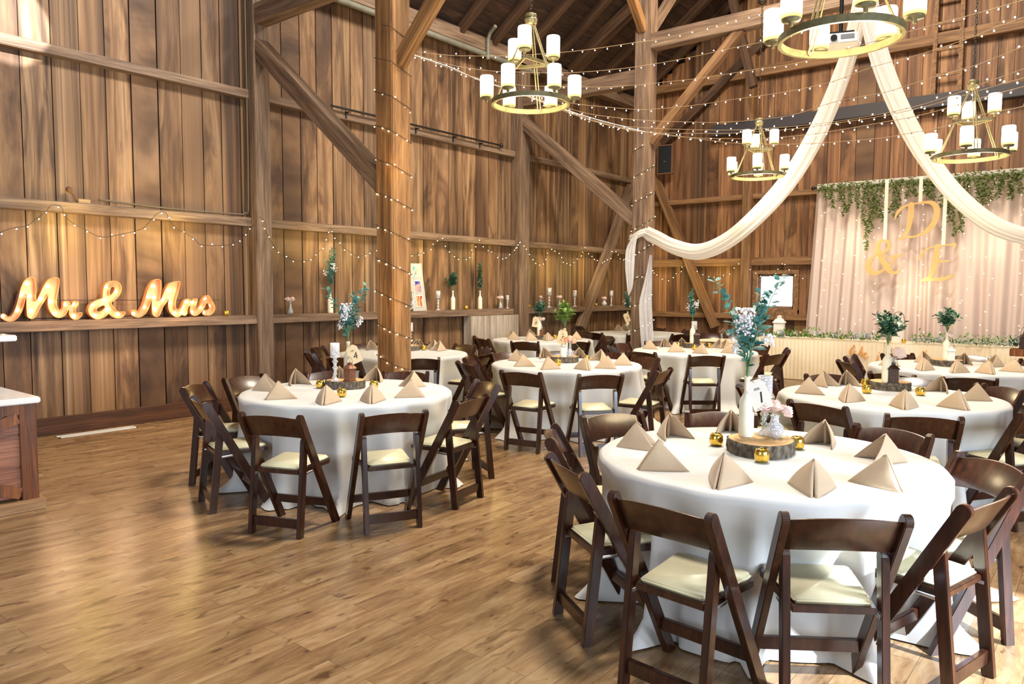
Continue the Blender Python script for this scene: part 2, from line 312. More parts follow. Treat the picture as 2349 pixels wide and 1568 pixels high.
# roof
def roof(ya,yb,name):
    o=MB(); L=math.hypot(yb-ya,roofz(yb)-roofz(ya)); o.add([(-3,0,0),(XB+.1,0,0),(XB+.1,L,0),(-3,L,0)],[(0,1,2,3)])
    ob_=struct(name,o.mesh(name,MT['roof']),None); a=math.atan2(roofz(yb)-roofz(ya),yb-ya); ob_.location=(0,ya,roofz(ya)); ob_.rotation_euler=(a,0,0); return ob_
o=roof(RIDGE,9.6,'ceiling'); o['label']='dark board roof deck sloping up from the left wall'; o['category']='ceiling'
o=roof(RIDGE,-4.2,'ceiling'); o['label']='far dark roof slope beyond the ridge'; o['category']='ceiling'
def beam(name,p0,p1,w,h,mat,label,cat,up=(0,0,1),bevel=.008,ext=0):
    p0,p1=Vector(p0),Vector(p1); d=(p1-p0); L=d.length; x=d.normalized(); up=Vector(up); y=up.cross(x)
    y=y.normalized() if y.length>1e-4 else Vector((0,1,0)); z=x.cross(y)
    m=MB(); N=max(1,int(L/.6)); 
    m.box((0,0,0),(L+2*ext,w,h)); o=struct(name,m.mesh(name,mat,bevel),label,cat)
    o.matrix_world=Matrix.Translation((p0+p1)/2)@Matrix((x,y,z)).transposed().to_4x4(); return o
B,B2=MT['beam'],MT['beam2']
# rafters (nothing in the picture tells one from the next)
x=-.6
while x<XB:
    o=beam('roof_rafter',(x,9.4,roofz(9.4)-.10),(x,RIDGE,roofz(RIDGE)-.10),.11,.17,MT['rafter'],'dark sloping roof rafter under the board deck','rafter'); o['group']='roof rafters'; x+=.86
# left wall timbers
P1X,P2X,PY=5.80,11.50,6.47
for a,b,nm in ((-1.5,P1X-.12,'above the marquee letters'),(P1X+.12,P2X-.15,'between the two wall posts'),(P2X+.16,XB-.2,'beside the gable corner')):
    beam('wall_girt',(a,9.24,4.235),(b,9.24,4.235),.12,.115,B,'upper horizontal girt on the left wall '+nm,'beam')
    beam('wall_girt',(a,9.235,2.54),(b,9.235,2.54),.13,.12,B,'middle horizontal girt carrying fairy lights '+nm,'beam')
for a,b,nm in ((-1.5,P1X-.12,'holding the marquee letters'),(P1X+.12,P2X-.3,'holding bottles and the photo frame'),(P2X+.16,XB-.2,'holding roses beside the gable corner')):
    beam('wall_shelf',(a,9.19,1.225),(b,9.19,1.225),.22,.115,B,'wooden ledge shelf '+nm,'shelf')
beam('eave_plate',(-1.5,9.17,6.02),(XB,9.17,6.02),.22,.24,B,'thick horizontal eave plate below the rafters','beam')
m=MB(); m.box2((-1.5,9.2,0),(XB,9.30,.19)); struct('baseboard_left',m.mesh('baseboard_left',beamwood('dark baseboard',(58,34,20),(82,50,32),(104,66,42)),.004),'dark brown board along the foot of the left wall','baseboard')
for X,w,nm in ((P1X,.24,'right of the marquee letters'),(P2X,.30,'between the two shelf ledges')):
    beam('wall_post',(X,9.18,0),(X,9.18,5.95),.24,w,B,'square timber post on the left wall '+nm,'post',up=(1,0,0))
beam('corner_post',(15.85,9.17,0),(15.85,9.17,6.0),.24,.24,B2,'timber post in the far corner of the hall','post',up=(1,0,0))
beam('wall_post',(15.87,6.36,0),(15.87,6.36,8.4),.24,.20,B2,'timber post on the gable wall left of the window','post',up=(0,1,0))
# free standing posts
for X,nm,mt in ((P1X,'large hewn timber post at centre left, wrapped in fairy lights','hewn'),(P2X,'large hewn timber post with white tulle, before the far corner','beam')):
    beam('hall_post',(X,PY,0),(X,PY,7.9),.28,.28,MT[mt],nm,'post',up=(1,0,0),bevel=.012)
# bents
for X,nm in ((P1X,'first'),(P2X,'second')):
    nn='near hewn post' if nm=='first' else 'tulle draped hewn post'
    beam('tie_beam',(X,9.06,5.26),(X,PY+.14,5.26),.2,.26,B,'timber tie beam from left wall to '+nn,'beam')
    beam('diagonal_brace',(X,9.1,4.86),(X,PY+.12,2.82),.19,.21,B,'diagonal timber from left wall post down to '+nn,'brace')
    beam('cross_beam',(X,PY-.14,5.80),(X,-1.0,5.80),.2,.26,B,'timber cross beam spanning the nave from '+nn,'beam')
    beam('diagonal_brace',(X,PY-.12,4.15),(X,4.80,5.70),.13,.15,MT['hewn'] if nm=='first' else B2,'slim diagonal brace rising over the nave from '+nn,'brace')
    beam('hall_post',(X,-1.07,0),(X,-1.07,7.9),.28,.28,MT['hewn'],'timber post on the far side of the nave opposite '+nn,'post',up=(1,0,0))
beam('roof_purlin',(-1,PY,8.02),(XB,PY,8.02),.2,.24,MT['rafter'],'long roof purlin along the top of the hewn posts','beam')
beam('diagonal_brace',(P2X-.1,PY,6.0),(P2X-1.9,PY,7.9),.13,.15,MT['hewn'],'short roof brace rising toward the camera from tulle draped post','brace')
beam('diagonal_brace',(P2X+.1,PY,6.0),(P2X+1.9,PY,7.9),.13,.15,B,'short roof brace rising toward the gable from tulle draped post','brace')
beam('diagonal_brace',(15.62,9.1,4.1),(13.5,9.1,.82),.16,.20,B,'leaning wind brace on the left wall near the corner','brace',up=(0,1,0))
beam('diagonal_brace',(15.80,8.6,4.25),(15.80,7.02,.82),.16,.20,B2,'leaning wind brace on the gable wall near the corner','brace',up=(1,0,0))
# gable wall timbers
beam('wall_girt',(15.90,9.0,1.09),(15.90,-4,1.09),.14,.12,B2,'low girt on the gable wall under the window','beam')
beam('wall_girt',(15.90,9.0,2.27),(15.90,6.46,2.27),.14,.17,B2,'middle girt on the gable wall left of the gable post','beam')
beam('wall_girt',(15.90,6.26,2.27),(15.90,-4,2.27),.14,.17,B2,'middle girt on the gable wall above the window','beam')
beam('wall_girt',(15.90,9.0,3.66),(15.90,-4,3.66),.14,.11,B2,'upper girt on the gable wall level with the curtain rod','beam')
pa,pb=onx(1750,157,15.85),onx(2349,62,15.85); zz=(pa.z+pb.z)/2
beam('wall_girt',(15.88,8.9,zz),(15.88,-4,zz),.18,.2,B2,'high girt on the gable wall crossing behind the ladder','beam')
pa=onx(1750,281,15.7); pb=onx(2200,215,15.7)
beam('steel_beam',(15.8,7.2,5.13),(15.8,-4,5.13),.2,.24,MT['duct'],'dark steel channel across the gable wall above the chandeliers','beam')
q0,q1=onx(1700,0,15.4),onx(1722,195,15.4)
beam('roof_strut',onx(1672,-40,15.0),onx(1728,200,15.0),.14,.16,MT['rafter'],'dark strut hanging from the roof near the gable','brace')
beam('roof_strut',onx(1785,60,15.8),onx(1520,330,15.8),.14,.18,MT['rafter'],'dark diagonal timber against the upper gable boards','brace')
beam('roof_strut',(13.0,9.1,6.2),(13.0,4.6,8.9),.2,.22,MT['rafter'],'heavy principal rafter beyond the first chandelier','brace')
# window
w=thing('window_1',None or 'small square window glowing white in the gable wall','window',(XB,(WY0+WY1)/2,WZ0)); w['kind']='structure'
def wpart(nm,boxes,mat,bev=.003):
    m=MB(); 
    for a,b in boxes: m.box2(a,b)
    ob(nm,m.mesh(nm,mat,bev),w)
hw,hh=(WY1-WY0)/2,WZ1-WZ0
wpart('window_frame',[((-.09,-hw-.1,-.1),(.0,-hw,hh+.06)),((-.09,hw,-.1),(.0,hw+.1,hh+.06)),((-.09,-hw,hh-.02),(.0,hw,hh+.06)),((-.12,-hw-.1,-.12),(.02,hw+.1,-.02))],B2)
wpart('sash',[((.0,-hw,-.02),(.05,-hw+.05,hh)),((.0,hw-.05,-.02),(.05,hw,hh)),((.0,-hw,hh-.07),(.05,hw,hh)),((.0,-hw,-.02),(.05,hw,.05))],MT['beam'])
wpart('pane',[((.03,-hw+.05,.05),(.035,hw-.05,hh-.07))],MT['pane'],0)
# ------------------------------------------------------------------ wall fittings
def pipe(name,pts,r,mat,label,cat,n=8):
    m=MB(); m.tube(pts,r,n); return tag(ob(name,m.mesh(name,mat)),label,cat)
pipe('drain_pipe',[(4,9.08,5.85),(11.9,9.08,5.85)],.05,MT['pipe'],'grey pipe running under the eave plate','pipe')
pipe('vent_pipe',[(10.35,9.02,5.75),(10.35,9.02,6.1),(10.35,8.97,6.2),(10.3,8.8,6.27)],.035,MT['pipe'],'short elbow pipe rising over the eave plate','pipe')
pipe('electrical_conduit',smoothpts([onz(0,0,0)*0+Vector((3.75,9.2,2.66)),(4.4,9.2,2.63),(5.45,9.2,2.63),(5.60,9.2,2.66),(5.655,9.2,2.80),(5.66,9.2,4.2),(5.66,9.2,5.6)],5),.012,MT['conduit'],'thin conduit bending up beside the post above the marquee letters','conduit')
t=thing('junction_box','small tan electrical box on the middle girt above the marquee letters','electrical box',ony(192,462,9.22))
m=MB(); m.box((0,0,0),(.13,.05,.05)); ob('housing',m.mesh('housing',simple('tan box',(170,140,100),.6),.005),t)
m=MB(); m.tube(smoothpts([(-.07,0,0),(-.1,0,.06),(-.14,0,.10)],4),.014); m.ball((-.15,0,.12),.035); ob('cable_elbow',m.mesh('cable_elbow',simple('rusty collar',(112,76,50),.7)),t)
t=thing('curtain_rod','empty black curtain rod on the upper girt of left wall','curtain rod',(0,0,0))
a=ony(760,252,9.12); b=ony(1150,347,9.12); a.z=b.z=4.32
m=MB(); m.tube([a,b],.017); ob('rod',m.mesh('rod',MT['black']),t)
m=MB(); m.ball(b,.04); ob('finial',m.mesh('finial',MT['black']),t)
for f in (.08,.45,.68,.86): 
    m=MB(); p=a.lerp(b,f); m.box((p.x,9.15,p.z-.04),(.015,.1,.02)); m.box((p.x,9.175,p.z-.07),(.02,.012,.1)); ob('bracket',m.mesh('bracket',MT['black']),t)
t=thing('wall_speaker','tall narrow black loudspeaker on the gable wall near the corner','speaker',onx(1527,366,15.72),math.radians(8))
m=MB(); m.box((0,0,0),(.12,.36,.66)); ob('cabinet',m.mesh('cabinet',MT['ply'],.006),t)
m=MB(); m.box((-.062,0,0),(.012,.31,.61)); g=ob('grille',m.mesh('grille',MT['blackcloth'],.003),t)
m=MB(); m.box((-.07,0,-.05),(.004,.06,.012)); ob('badge',m.mesh('badge',MT['steel']),g)
# pale boarded box under the ledge
m=MB(); bx0,bx1=ony(1080,760,9.04).x,11.30; x=bx0
while x<bx1-.05:
    w_=min(U(.22,.30),bx1-x); m.cc=(1.0,R_()*.3+.7,R_()); m.box2((x+.004,9.04,0),(x+w_-.004,9.22,1.165)); x+=w_
tw=NT('pale grey boards'); v=tw.coord((10,10,.8)); n=tw.noise(v,1.2,5,.6,.6); tw.set(Base_Color=tw.ramp(n,[(.3,lin((132,118,104))),(.55,lin((176,162,146))),(.75,lin((196,186,174)))]),Roughness=.7)
struct('trim_1',m.mesh('trim_1',tw.m,.003),'pale grey boarded box below the ledge before the second wall post','panelling')
# floor register
v0,v1=onz(140,1003,0),onz(310,981,0)
t=thing('floor_vent','long white metal floor vent below the marquee letters','vent',((v0.x+v1.x)/2,9.02,0))
m=MB(); 
for a,b in (((-.42,-.06,0),(.42,-.045,.008)),((-.42,.045,0),(.42,.06,.008)),((-.42,-.06,0),(-.405,.06,.008)),((.405,-.06,0),(.42,.06,.008))): m.box2(a,b)
ob('frame',m.mesh('frame',MT['whitepaint']),t)
m=MB(); m.box2((-.41,-.05,.0005),(.41,.05,.002)); 
for k in range(5): m.box((0,-.035+k*.0175,.004),(.81,.006,.006))
ob('grille',m.mesh('grille',simple('vent grey',(200,200,205),.4)),t)
# ladder high on the gable
t=thing('wall_ladder','wooden ladder fixed high on the gable wall above the backdrop','ladder',(15.78,0,0))
ya,yb=onx(2143,160,15.78).y,onx(2203,160,15.78).y
for y in (ya,yb): m=MB(); m.box2((-.02,y-.035,4.95),(.03,y+.035,9.0)); ob('rail',m.mesh('rail',B2,.004),t)
z=5.1
while z<8.9: m=MB(); m.box2((-.03,yb,z),(.0,ya,z+.06)); ob('rung',m.mesh('rung',B2,.003),t); z+=.46
# ------------------------------------------------------------------ bar counter
bx,by=2.035,6.22
t=thing('bar_counter','wooden bar counter with white marble top at left edge','bar',(bx,by,0))
m=MB(); m.box2((-3.2,.02,.10),(-.02,1.05,.80)); 
for z in (.30,.52): pass
ob('counter_body',m.mesh('counter_body',MT['barpanel'],.004),t)
for z in (.10,.335,.57):
    m=MB(); m.box2((-3.1,0.005,z+.004),(-.10,.03,z+.228)); ob('panel_board',m.mesh('panel_board',MT['barpanel'],.006),t)
def fr(a,b,nm='frame_board'):
    m=MB(); m.box2(a,b); ob(nm,m.mesh(nm,MT['barframe'],.004),t)
fr((-.11,-.02,.08),(0,.05,.80),'corner_board'); fr((-3.2,-.022,.72),(-.11,.02,.80),'top_rail')
for s in (-1,1):
    m=MB(); p0=Vector((-.12,-.012,.14 if s<0 else .70)); p1=Vector((-1.5,-.012,.62 if s<0 else .16)); d=p1-p0; L=d.length
    ang=math.atan2(d.z,-d.x); m.box((0,0,0),(L,.028,.085),Matrix.Rotation(ang,3,'Y')); o=ob('cross_brace',m.mesh('cross_brace',MT['barframe'],.003),t,(p0+p1)/2)
m=MB(); m.box2((-3.2,-.05,0),(.04,1.06,.085)); ob('base_trim',m.mesh('base_trim',MT['bartoe'],.008),t)
m=MB(); m.box2((-3.25,-.06,.80),(.02,1.15,.845)); ob('marble_top',m.mesh('marble_top',MT['marble'],.008),t)
m=MB(); m.box2((-3.2,1.0,.845),(.05,1.12,1.20)); ob('back_panel',m.mesh('back_panel',MT['bartoe'],.004),t)
m=MB(); m.box2((-3.2,.92,1.20),(.19,1.25,1.25)); ob('upper_ledge',m.mesh('upper_ledge',MT['marble'],.008),t)
m=MB(); m.box2((-.75,.35,.8455),(-.25,.52,.853)); tag(ob('bar_reflection',m.mesh('bar_reflection',simple('reflection strip',(64,60,58),.8),.003),None,(bx,by,0)),'dark reflection strip lying on the marble bar top','mat')  # thin dark slab stands in for a reflection on the marble
# ------------------------------------------------------------------ folding chair
def build_chair():
    t=thing('folding_chair','','chair'); M=MT['mahog']; mesh={}
    top=Vector((-.25,.82)); ft=Vector((.205,0)); d=(ft-top).normalized(); n=Vector((d.y,-d.x))
    def bar2(p0,p1,w,rnd=True,k=5):
        d=(p1-p0).normalized(); n=Vector((-d.y,d.x)); P=[]
        for i in range(k+1): a=PI*i/k; P.append(p0+n*(w/2)*math.cos(a)-d*(w/2)*math.sin(a))
        e0=p1-n*w/2; e1=p1+n*w/2
        f=lambda e:e+d*((0-e.y)/d.y) if abs(p1.y)<1e-6 else e
        return [tuple(q) for q in P+[f(e0),f(e1)]]
    pst=bar2(top+d*.02,ft,.060); rt,rf=Vector((-.138,.635)),Vector((-.205,0)); prl=bar2(rt,rf,.050)
    for s in (-1,1):
        m=MB(); y=s*.221; m.prism(pst,y-.016,y+.016); ob('leg',m.mesh('front_leg',M,.003),t)
        m=MB(); y=s*.185; m.prism(prl,y-.016,y+.016); ob('leg',m.mesh('rear_leg',M,.003),t)
    xat=lambda z:top.x+(.82-z)*(ft.x-top.x)/.82
    P=[]; N=14
    for i in range(N+1):
        y=-.207+.414*i/N; q=1-(y/.207)**2; row=[]
        zb=.660+.016*q; zt=.800+.022*q; bow=-.035*q
        for (z,o) in ((zb,.0075),(zt,.0075),(zt,-.0075),(zb,-.0075),(zb,.0075)): row.append((xat(z)+bow+o,y,z))
        P.append(row)
    m=MB(); m.grid(P,smooth=False); m.add(P[0][:4],[(0,1,2,3)]); m.add(P[-1][:4],[(3,2,1,0)]); me=m.mesh('backrest',M,.003,1)
    for p in me.polygons: p.use_smooth=True
    ob('backrest',me,t)
    me.set_sharp_from_angle(angle=.6)
    # seat
    def slab(z0,z1,ins,tilt=.0,r=.02):
        xs=[(-.168+ins,.162-ins),(.205-ins,.196-ins)]; P=[]
        out=[(-.168+ins,-.160+ins),(.17,-.196+ins),(.205-ins,-.185+ins),(.212-ins,-.15),(.212-ins,.15),(.205-ins,.185-ins),(.17,.196-ins),(-.168+ins,.160-ins)]
        m=MB(); n=len(out); vs=[(x,y,z0+.03*x) for x,y in out]+[(x,y,z1+.03*x) for x,y in out]
        m.add(vs,[tuple(range(n))[::-1],tuple(range(n,2*n))]+[(i,(i+1)%n,n+(i+1)%n,n+i) for i in range(n)]); return m
    st=ob('seat',slab(.418,.446,0).mesh('seat',M,.004),t)
    m=slab(.446,.470,.012); me=m.mesh('cushion',MT['vinyl'],.010,3)
    for p in me.polygons: p.use_smooth=True
    c=ob('cushion',me,t); c['label']='ivory vinyl seat pad'
    m=MB(); m.box((xat(.16),0,.16),(.026,.41,.055)); ob('stretcher',m.mesh('front_stretcher',M,.003),t)
    m=MB(); m.box((-.192,0,.09),(.026,.34,.062)); ob('stretcher',m.mesh('rear_stretcher',M,.003),t)
    for s in (-1,1):
        m=MB(); m.tube([(-.175,s*.171,.405),(-.02,s*.171,.412)],.009,6); ob('hinge_bracket',m.mesh('hinge_bracket',MT['steel']),t)
    return t
# ------------------------------------------------------------------ table linen and small things (one of each, then copies)
TZ=.765
def cloth(name,label,c,r,seed,group=None,mat='linen',chairs=()):
    rnd=random.Random(seed); ph=[rnd.uniform(0,6.28) for _ in range(6)]; k1=rnd.choice([11,12,13]); k2=rnd.choice([5,6,7])
    N=240; P=[]
    drops=[0,.006,.02,.05,.10,.17,.25,.33,.42,.50,.58,.64,.69,.725,.745,.757]
    for i in range(N):
        a=2*PI*i/N; row=[(0,0,TZ)]+[((r-.02)*q*math.cos(a),(r-.02)*q*math.sin(a),TZ) for q in (.35,.7,.93)]
        w=.5+.5*math.cos(k1*a+ph[0]+.9*math.sin(2*a+ph[1])+.6*math.sin(3*a+ph[3])); w2=.5+.5*math.cos(k2*a+ph[2]+.7*math.sin(a+ph[4]))
        fold=.62*w**2.2+.38*w2**2.2
        for dz in drops:
            s=dz/.757; rr=r-.02+.02*min(1,dz/.02)-.015*min(1,s*6)+(.27*fold-.075)*s*(1.35-.35*s)+.012*math.sin(23*a+ph[5])*s*s
            if s>.9: rr+=.10*fold*(s-.9)/.1+.02*math.sin(31*a+ph[2])*(s-.9)*10
            g=min(1,max(0,(s-.12)/.38)); g=g*g*(3-2*g)
            mw=0.0 if chairs else 1.0
            for ca,cdist,_ in chairs:   # the cloth is pushed in by each chair drawn up to it
                da=abs((a-math.radians(ca)+PI)%(2*PI)-PI); w_=min(1,max(0,(.31-da)/.13)); w_=w_*w_*(3-2*w_); mw=max(mw,w_)
                cap=max(.66,min(cdist-.50,r+.10)); 
                if rr>cap: rr+=(cap-rr)*w_*g
            rr+=(1-mw)*(.11*s**1.2+(.09*(s-.86)/.14 if s>.86 else 0))
            z=TZ-dz if dz>.004 else TZ-.001
            row.append((rr*math.cos(a),rr*math.sin(a),max(z,.004)))
        P.append(row)
    m=MB(); m.grid(P,closed=True); o=ob(name,m.mesh(name,MT[mat]),None,(c[0],c[1],0)); return tag(o,label,'tablecloth',group)
def napkin_mesh():
    # two upright folded panels meeting in a slit on the outer end, open like a tent on the inner end
    m=MB(); K=.93
    for sd in (-1,1):
        for sc,ap,g in ((1,.158,.0),(.93,.150,.004)):
            pts=[(-.02,.0015),(.066,.0025),(.090,.004),(.096,.012),(.090,.022),(.060,.034),(-.02,.068),(-.09,.094),(-.150,.114)]
            if sc<1: pts=[(.045,.010),(.075,.012),(.080,.018),(.055,.029),(-.02,.060),(-.09,.086),(-.142,.104)]
            sm=smoothpts([Vector((x*K,sd*y*K,0)) for x,y in pts],3); A=Vector((-.022,sd*.0005,ap*K)); P=[]
            for p in sm:
                row=[]
                for q_ in range(10):
                    t=q_/9; q=p.lerp(A,t); b=.013*math.sin(PI*t)*min(1,max(0,(abs(p.y)-.006)/.03)); row.append(q+Vector((.25,sd*.95,0))*b)
                P.append(row)
            m.grid(P)
        # bridge between the ridge lines so the panels join over the tent
    P=[[Vector((-.022+dx,y,.157*K+dz)) for dx,dz in ((.0,.0),(-.012,-.004),(-.03,-.02))] for y in (-.004,0,.004)]; m.grid(P)
    return m.mesh('napkin',MT['napkin'])
NAP=napkin_mesh()
def napkin(p,rz,label,group):
    o=ob('folded_napkin',NAP,None,p,rz); md=o.modifiers.new('thick','SOLIDIFY'); md.thickness=.003; md.offset=-1; return tag(o,label,'napkin',group)
def once(fn):
    c={}
    def f(*a):
        if 'm' not in c: c['m']=fn()
        return c['m']
    return f
@once
def bottle_me():
    m=MB(); m.lathe([(0,0),(.036,0),(.040,.004),(.041,.02),(.041,.185),(.038,.205),(.026,.228),(.0165,.245),(.0155,.26),(.0155,.318),(.018,.32),(.018,.335),(.0145,.337),(.012,.33),(.012,.25)],28); return m.mesh('bottle',MT['bottle'])
def bottle(p,label,group=None): return tag(ob('painted_bottle',bottle_me(),None,p),label,'bottle',group)
@once
def votive_me():
    m=MB(); m.lathe([(0,.0),(.026,0),(.036,.012),(.040,.034),(.036,.058),(.030,.070),(.027,.070),(.031,.056),(.035,.034),(.030,.014),(0,.010)],24); return m.mesh('votive',MT['gold'])
@once
def wax_me():
    m=MB(); m.lathe([(0,.04),(.029,.04),(.03,.012),(0,.012)],16); return m.mesh('wax',MT['white'])
def votive(p,label,group=None):
    o=tag(ob('votive_holder',votive_me(),None,p),label,'votive',group); ob('wax',wax_me(),o); return o
@once
def holder_mes():
    m=MB(); m.lathe([(0,0),(.045,0),(.046,.006),(.03,.014),(.013,.03),(.011,.05),(.022,.062),(.011,.075),(.014,.10),(.026,.118),(.013,.135),(.016,.155),(.028,.172),(.014,.188),(.018,.20),(.044,.212),(.045,.22),(0,.221)],20); a=m.mesh('stem',MT['crystal'])
    m=MB(); m.lathe([(0,.222),(.036,.222),(.040,.23),(.040,.335),(.036,.335),(.035,.24),(0,.236)],20); b=m.mesh('cup',MT['crystal']); return a,b
def holder(p,label,group=None,s=1):
    t=thing('glass_candle_holder',label,'candle holder',p,0,group); t.scale=(s,s,s); a,b=holder_mes(); ob('stem',a,t); ob('cup',b,t); return t
@once
def budvase_me():
    m=MB(); m.lathe([(0,0),(.026,0),(.034,.012),(.036,.035),(.022,.07),(.013,.10),(.0125,.15),(.019,.172),(.017,.172),(.0105,.15),(.011,.10),(.02,.07),(.033,.035),(.03,.014),(0,.006)],20); return m.mesh('budvase',MT['glass'])
@once
def bowlvase_me():
    m=MB(); m.lathe([(0,0),(.03,0),(.045,.015),(.052,.04),(.044,.068),(.024,.085),(.020,.11),(.026,.125),(.022,.125),(.017,.11),(.02,.086),(.04,.068),(.048,.04),(.04,.016),(0,.008)],22); return m.mesh('bowlvase',MT['crystal'])
def vase(p,label,bowl=False,group=None,s=1):
    o=tag(ob('bud_vase',bowlvase_me() if bowl else budvase_me(),None,p),label,'vase',group); o.scale=(s,s,s); return o
def rose_mes(mat):
    m=MB()
    for ring,(n,r,h,ln,op) in enumerate(((3,.008,.016,.030,-.2),(4,.015,.008,.034,.0),(5,.022,.0,.036,.25),(6,.028,-.006,.034,.6))):
        for k in range(n):
            a=2*PI*k/n+ring*.7; P=[]
            for i in range(7):
                q=(i-3)/3; aa=a+q*PI/n*1.25; row=[]
                for j in range(6):
                    v=j/5; rr=r*math.sin(PI*(.18+.42*v))*1.15+op*.014*v**3; row.append((rr*math.cos(aa),rr*math.sin(aa),h-.012+ln*v*(1-.22*q*q)-op*.010*v**4))
                P.append(row)
            m.grid(P)
    m.ball((0,0,.006),.015,10); a=m.mesh('petals',MT[mat]); m=MB(); m.tube([(0,0,-.012),(.004,.002,-.06),(0,.004,-.13)],.0022,6); b=m.mesh('stalk',MT['stem']); return a,b
ROSES={}
def rose(p,tilt,label,mat='pink',group=None,s=1):
    if mat not in ROSES: ROSES[mat]=rose_mes(mat)
    t=thing('rose',label,'rose',p,0,group); t.rotation_euler=tilt; t.scale=(s,s,s); a,b=ROSES[mat]; ob('petals',a,t); ob('stalk',b,t); return t
def lantern(p,label,mat='copper',s=1,rz=0,group=None):
    t=thing('candle_lantern',label,'lantern',p,rz,group); t.scale=(s,s,s); M=MT[mat]; F=MT['copper'] if mat=='copper' else M
    m=MB(); m.box2((-.036,-.036,.008),(.036,.036,.105)); ob('body',m.mesh('body',M,.003),t)
    m=MB(); m.box2((-.041,-.041,0),(.041,.041,.010)); ob('base',m.mesh('base',F,.003),t)
    m=MB(); P=[[(sx*k,sy*k,z) for sx,sy in ((-1,-1),(1,-1),(1,1),(-1,1),(-1,-1))] for k,z in ((.043,.105),(.043,.110),(.026,.132),(.014,.140),(.014,.152),(.018,.153),(.0,.162))]; m.grid(P,smooth=False); ob('roof',m.mesh('roof',F),t)
    m=MB(); m.tube(smoothpts([(0,-.036,.112),(0,-.034,.16),(0,-.018,.198),(0,.018,.198),(0,.034,.16),(0,.036,.112)],4),.0018,6); ob('handle',m.mesh('handle',MT['bronze']),t); return t
def slice_(p,label,seed,r=.155,h=.07):
    rnd=random.Random(seed); ph=[rnd.uniform(0,6) for _ in range(4)]; N=56; P=[]; top=[]
    f=lambda a:1+.05*math.sin(2*a+ph[0])+.03*math.sin(3*a+ph[1])
    for i in range(N):
        a=2*PI*i/N; row=[]
        for j in range(7):
            z=h*j/6; rr=r*f(a)+.006*math.sin(17*a+ph[2]+2*math.sin(z*60))+rnd.uniform(-.002,.003); row.append((rr*math.cos(a),rr*math.sin(a),z))
        P.append(row); top.append((r*f(a)*.97*math.cos(a),r*f(a)*.97*math.sin(a),h+.001))
    t=thing('wood_slice',label,'wood slice',p,rnd.uniform(0,6))
    m=MB(); m.grid(P,closed=True); q=[(row[-1]) for row in P]; m.add(q+top,[(i,(i+1)%N,N+(i+1)%N,N+i) for i in range(N)]); ob('bark',m.mesh('bark',MT['bark']),t)
    m=MB(); m.add(top,[tuple(range(N))]); ob('cut_face',m.mesh('cut_face',MT['sawn']),t); return t
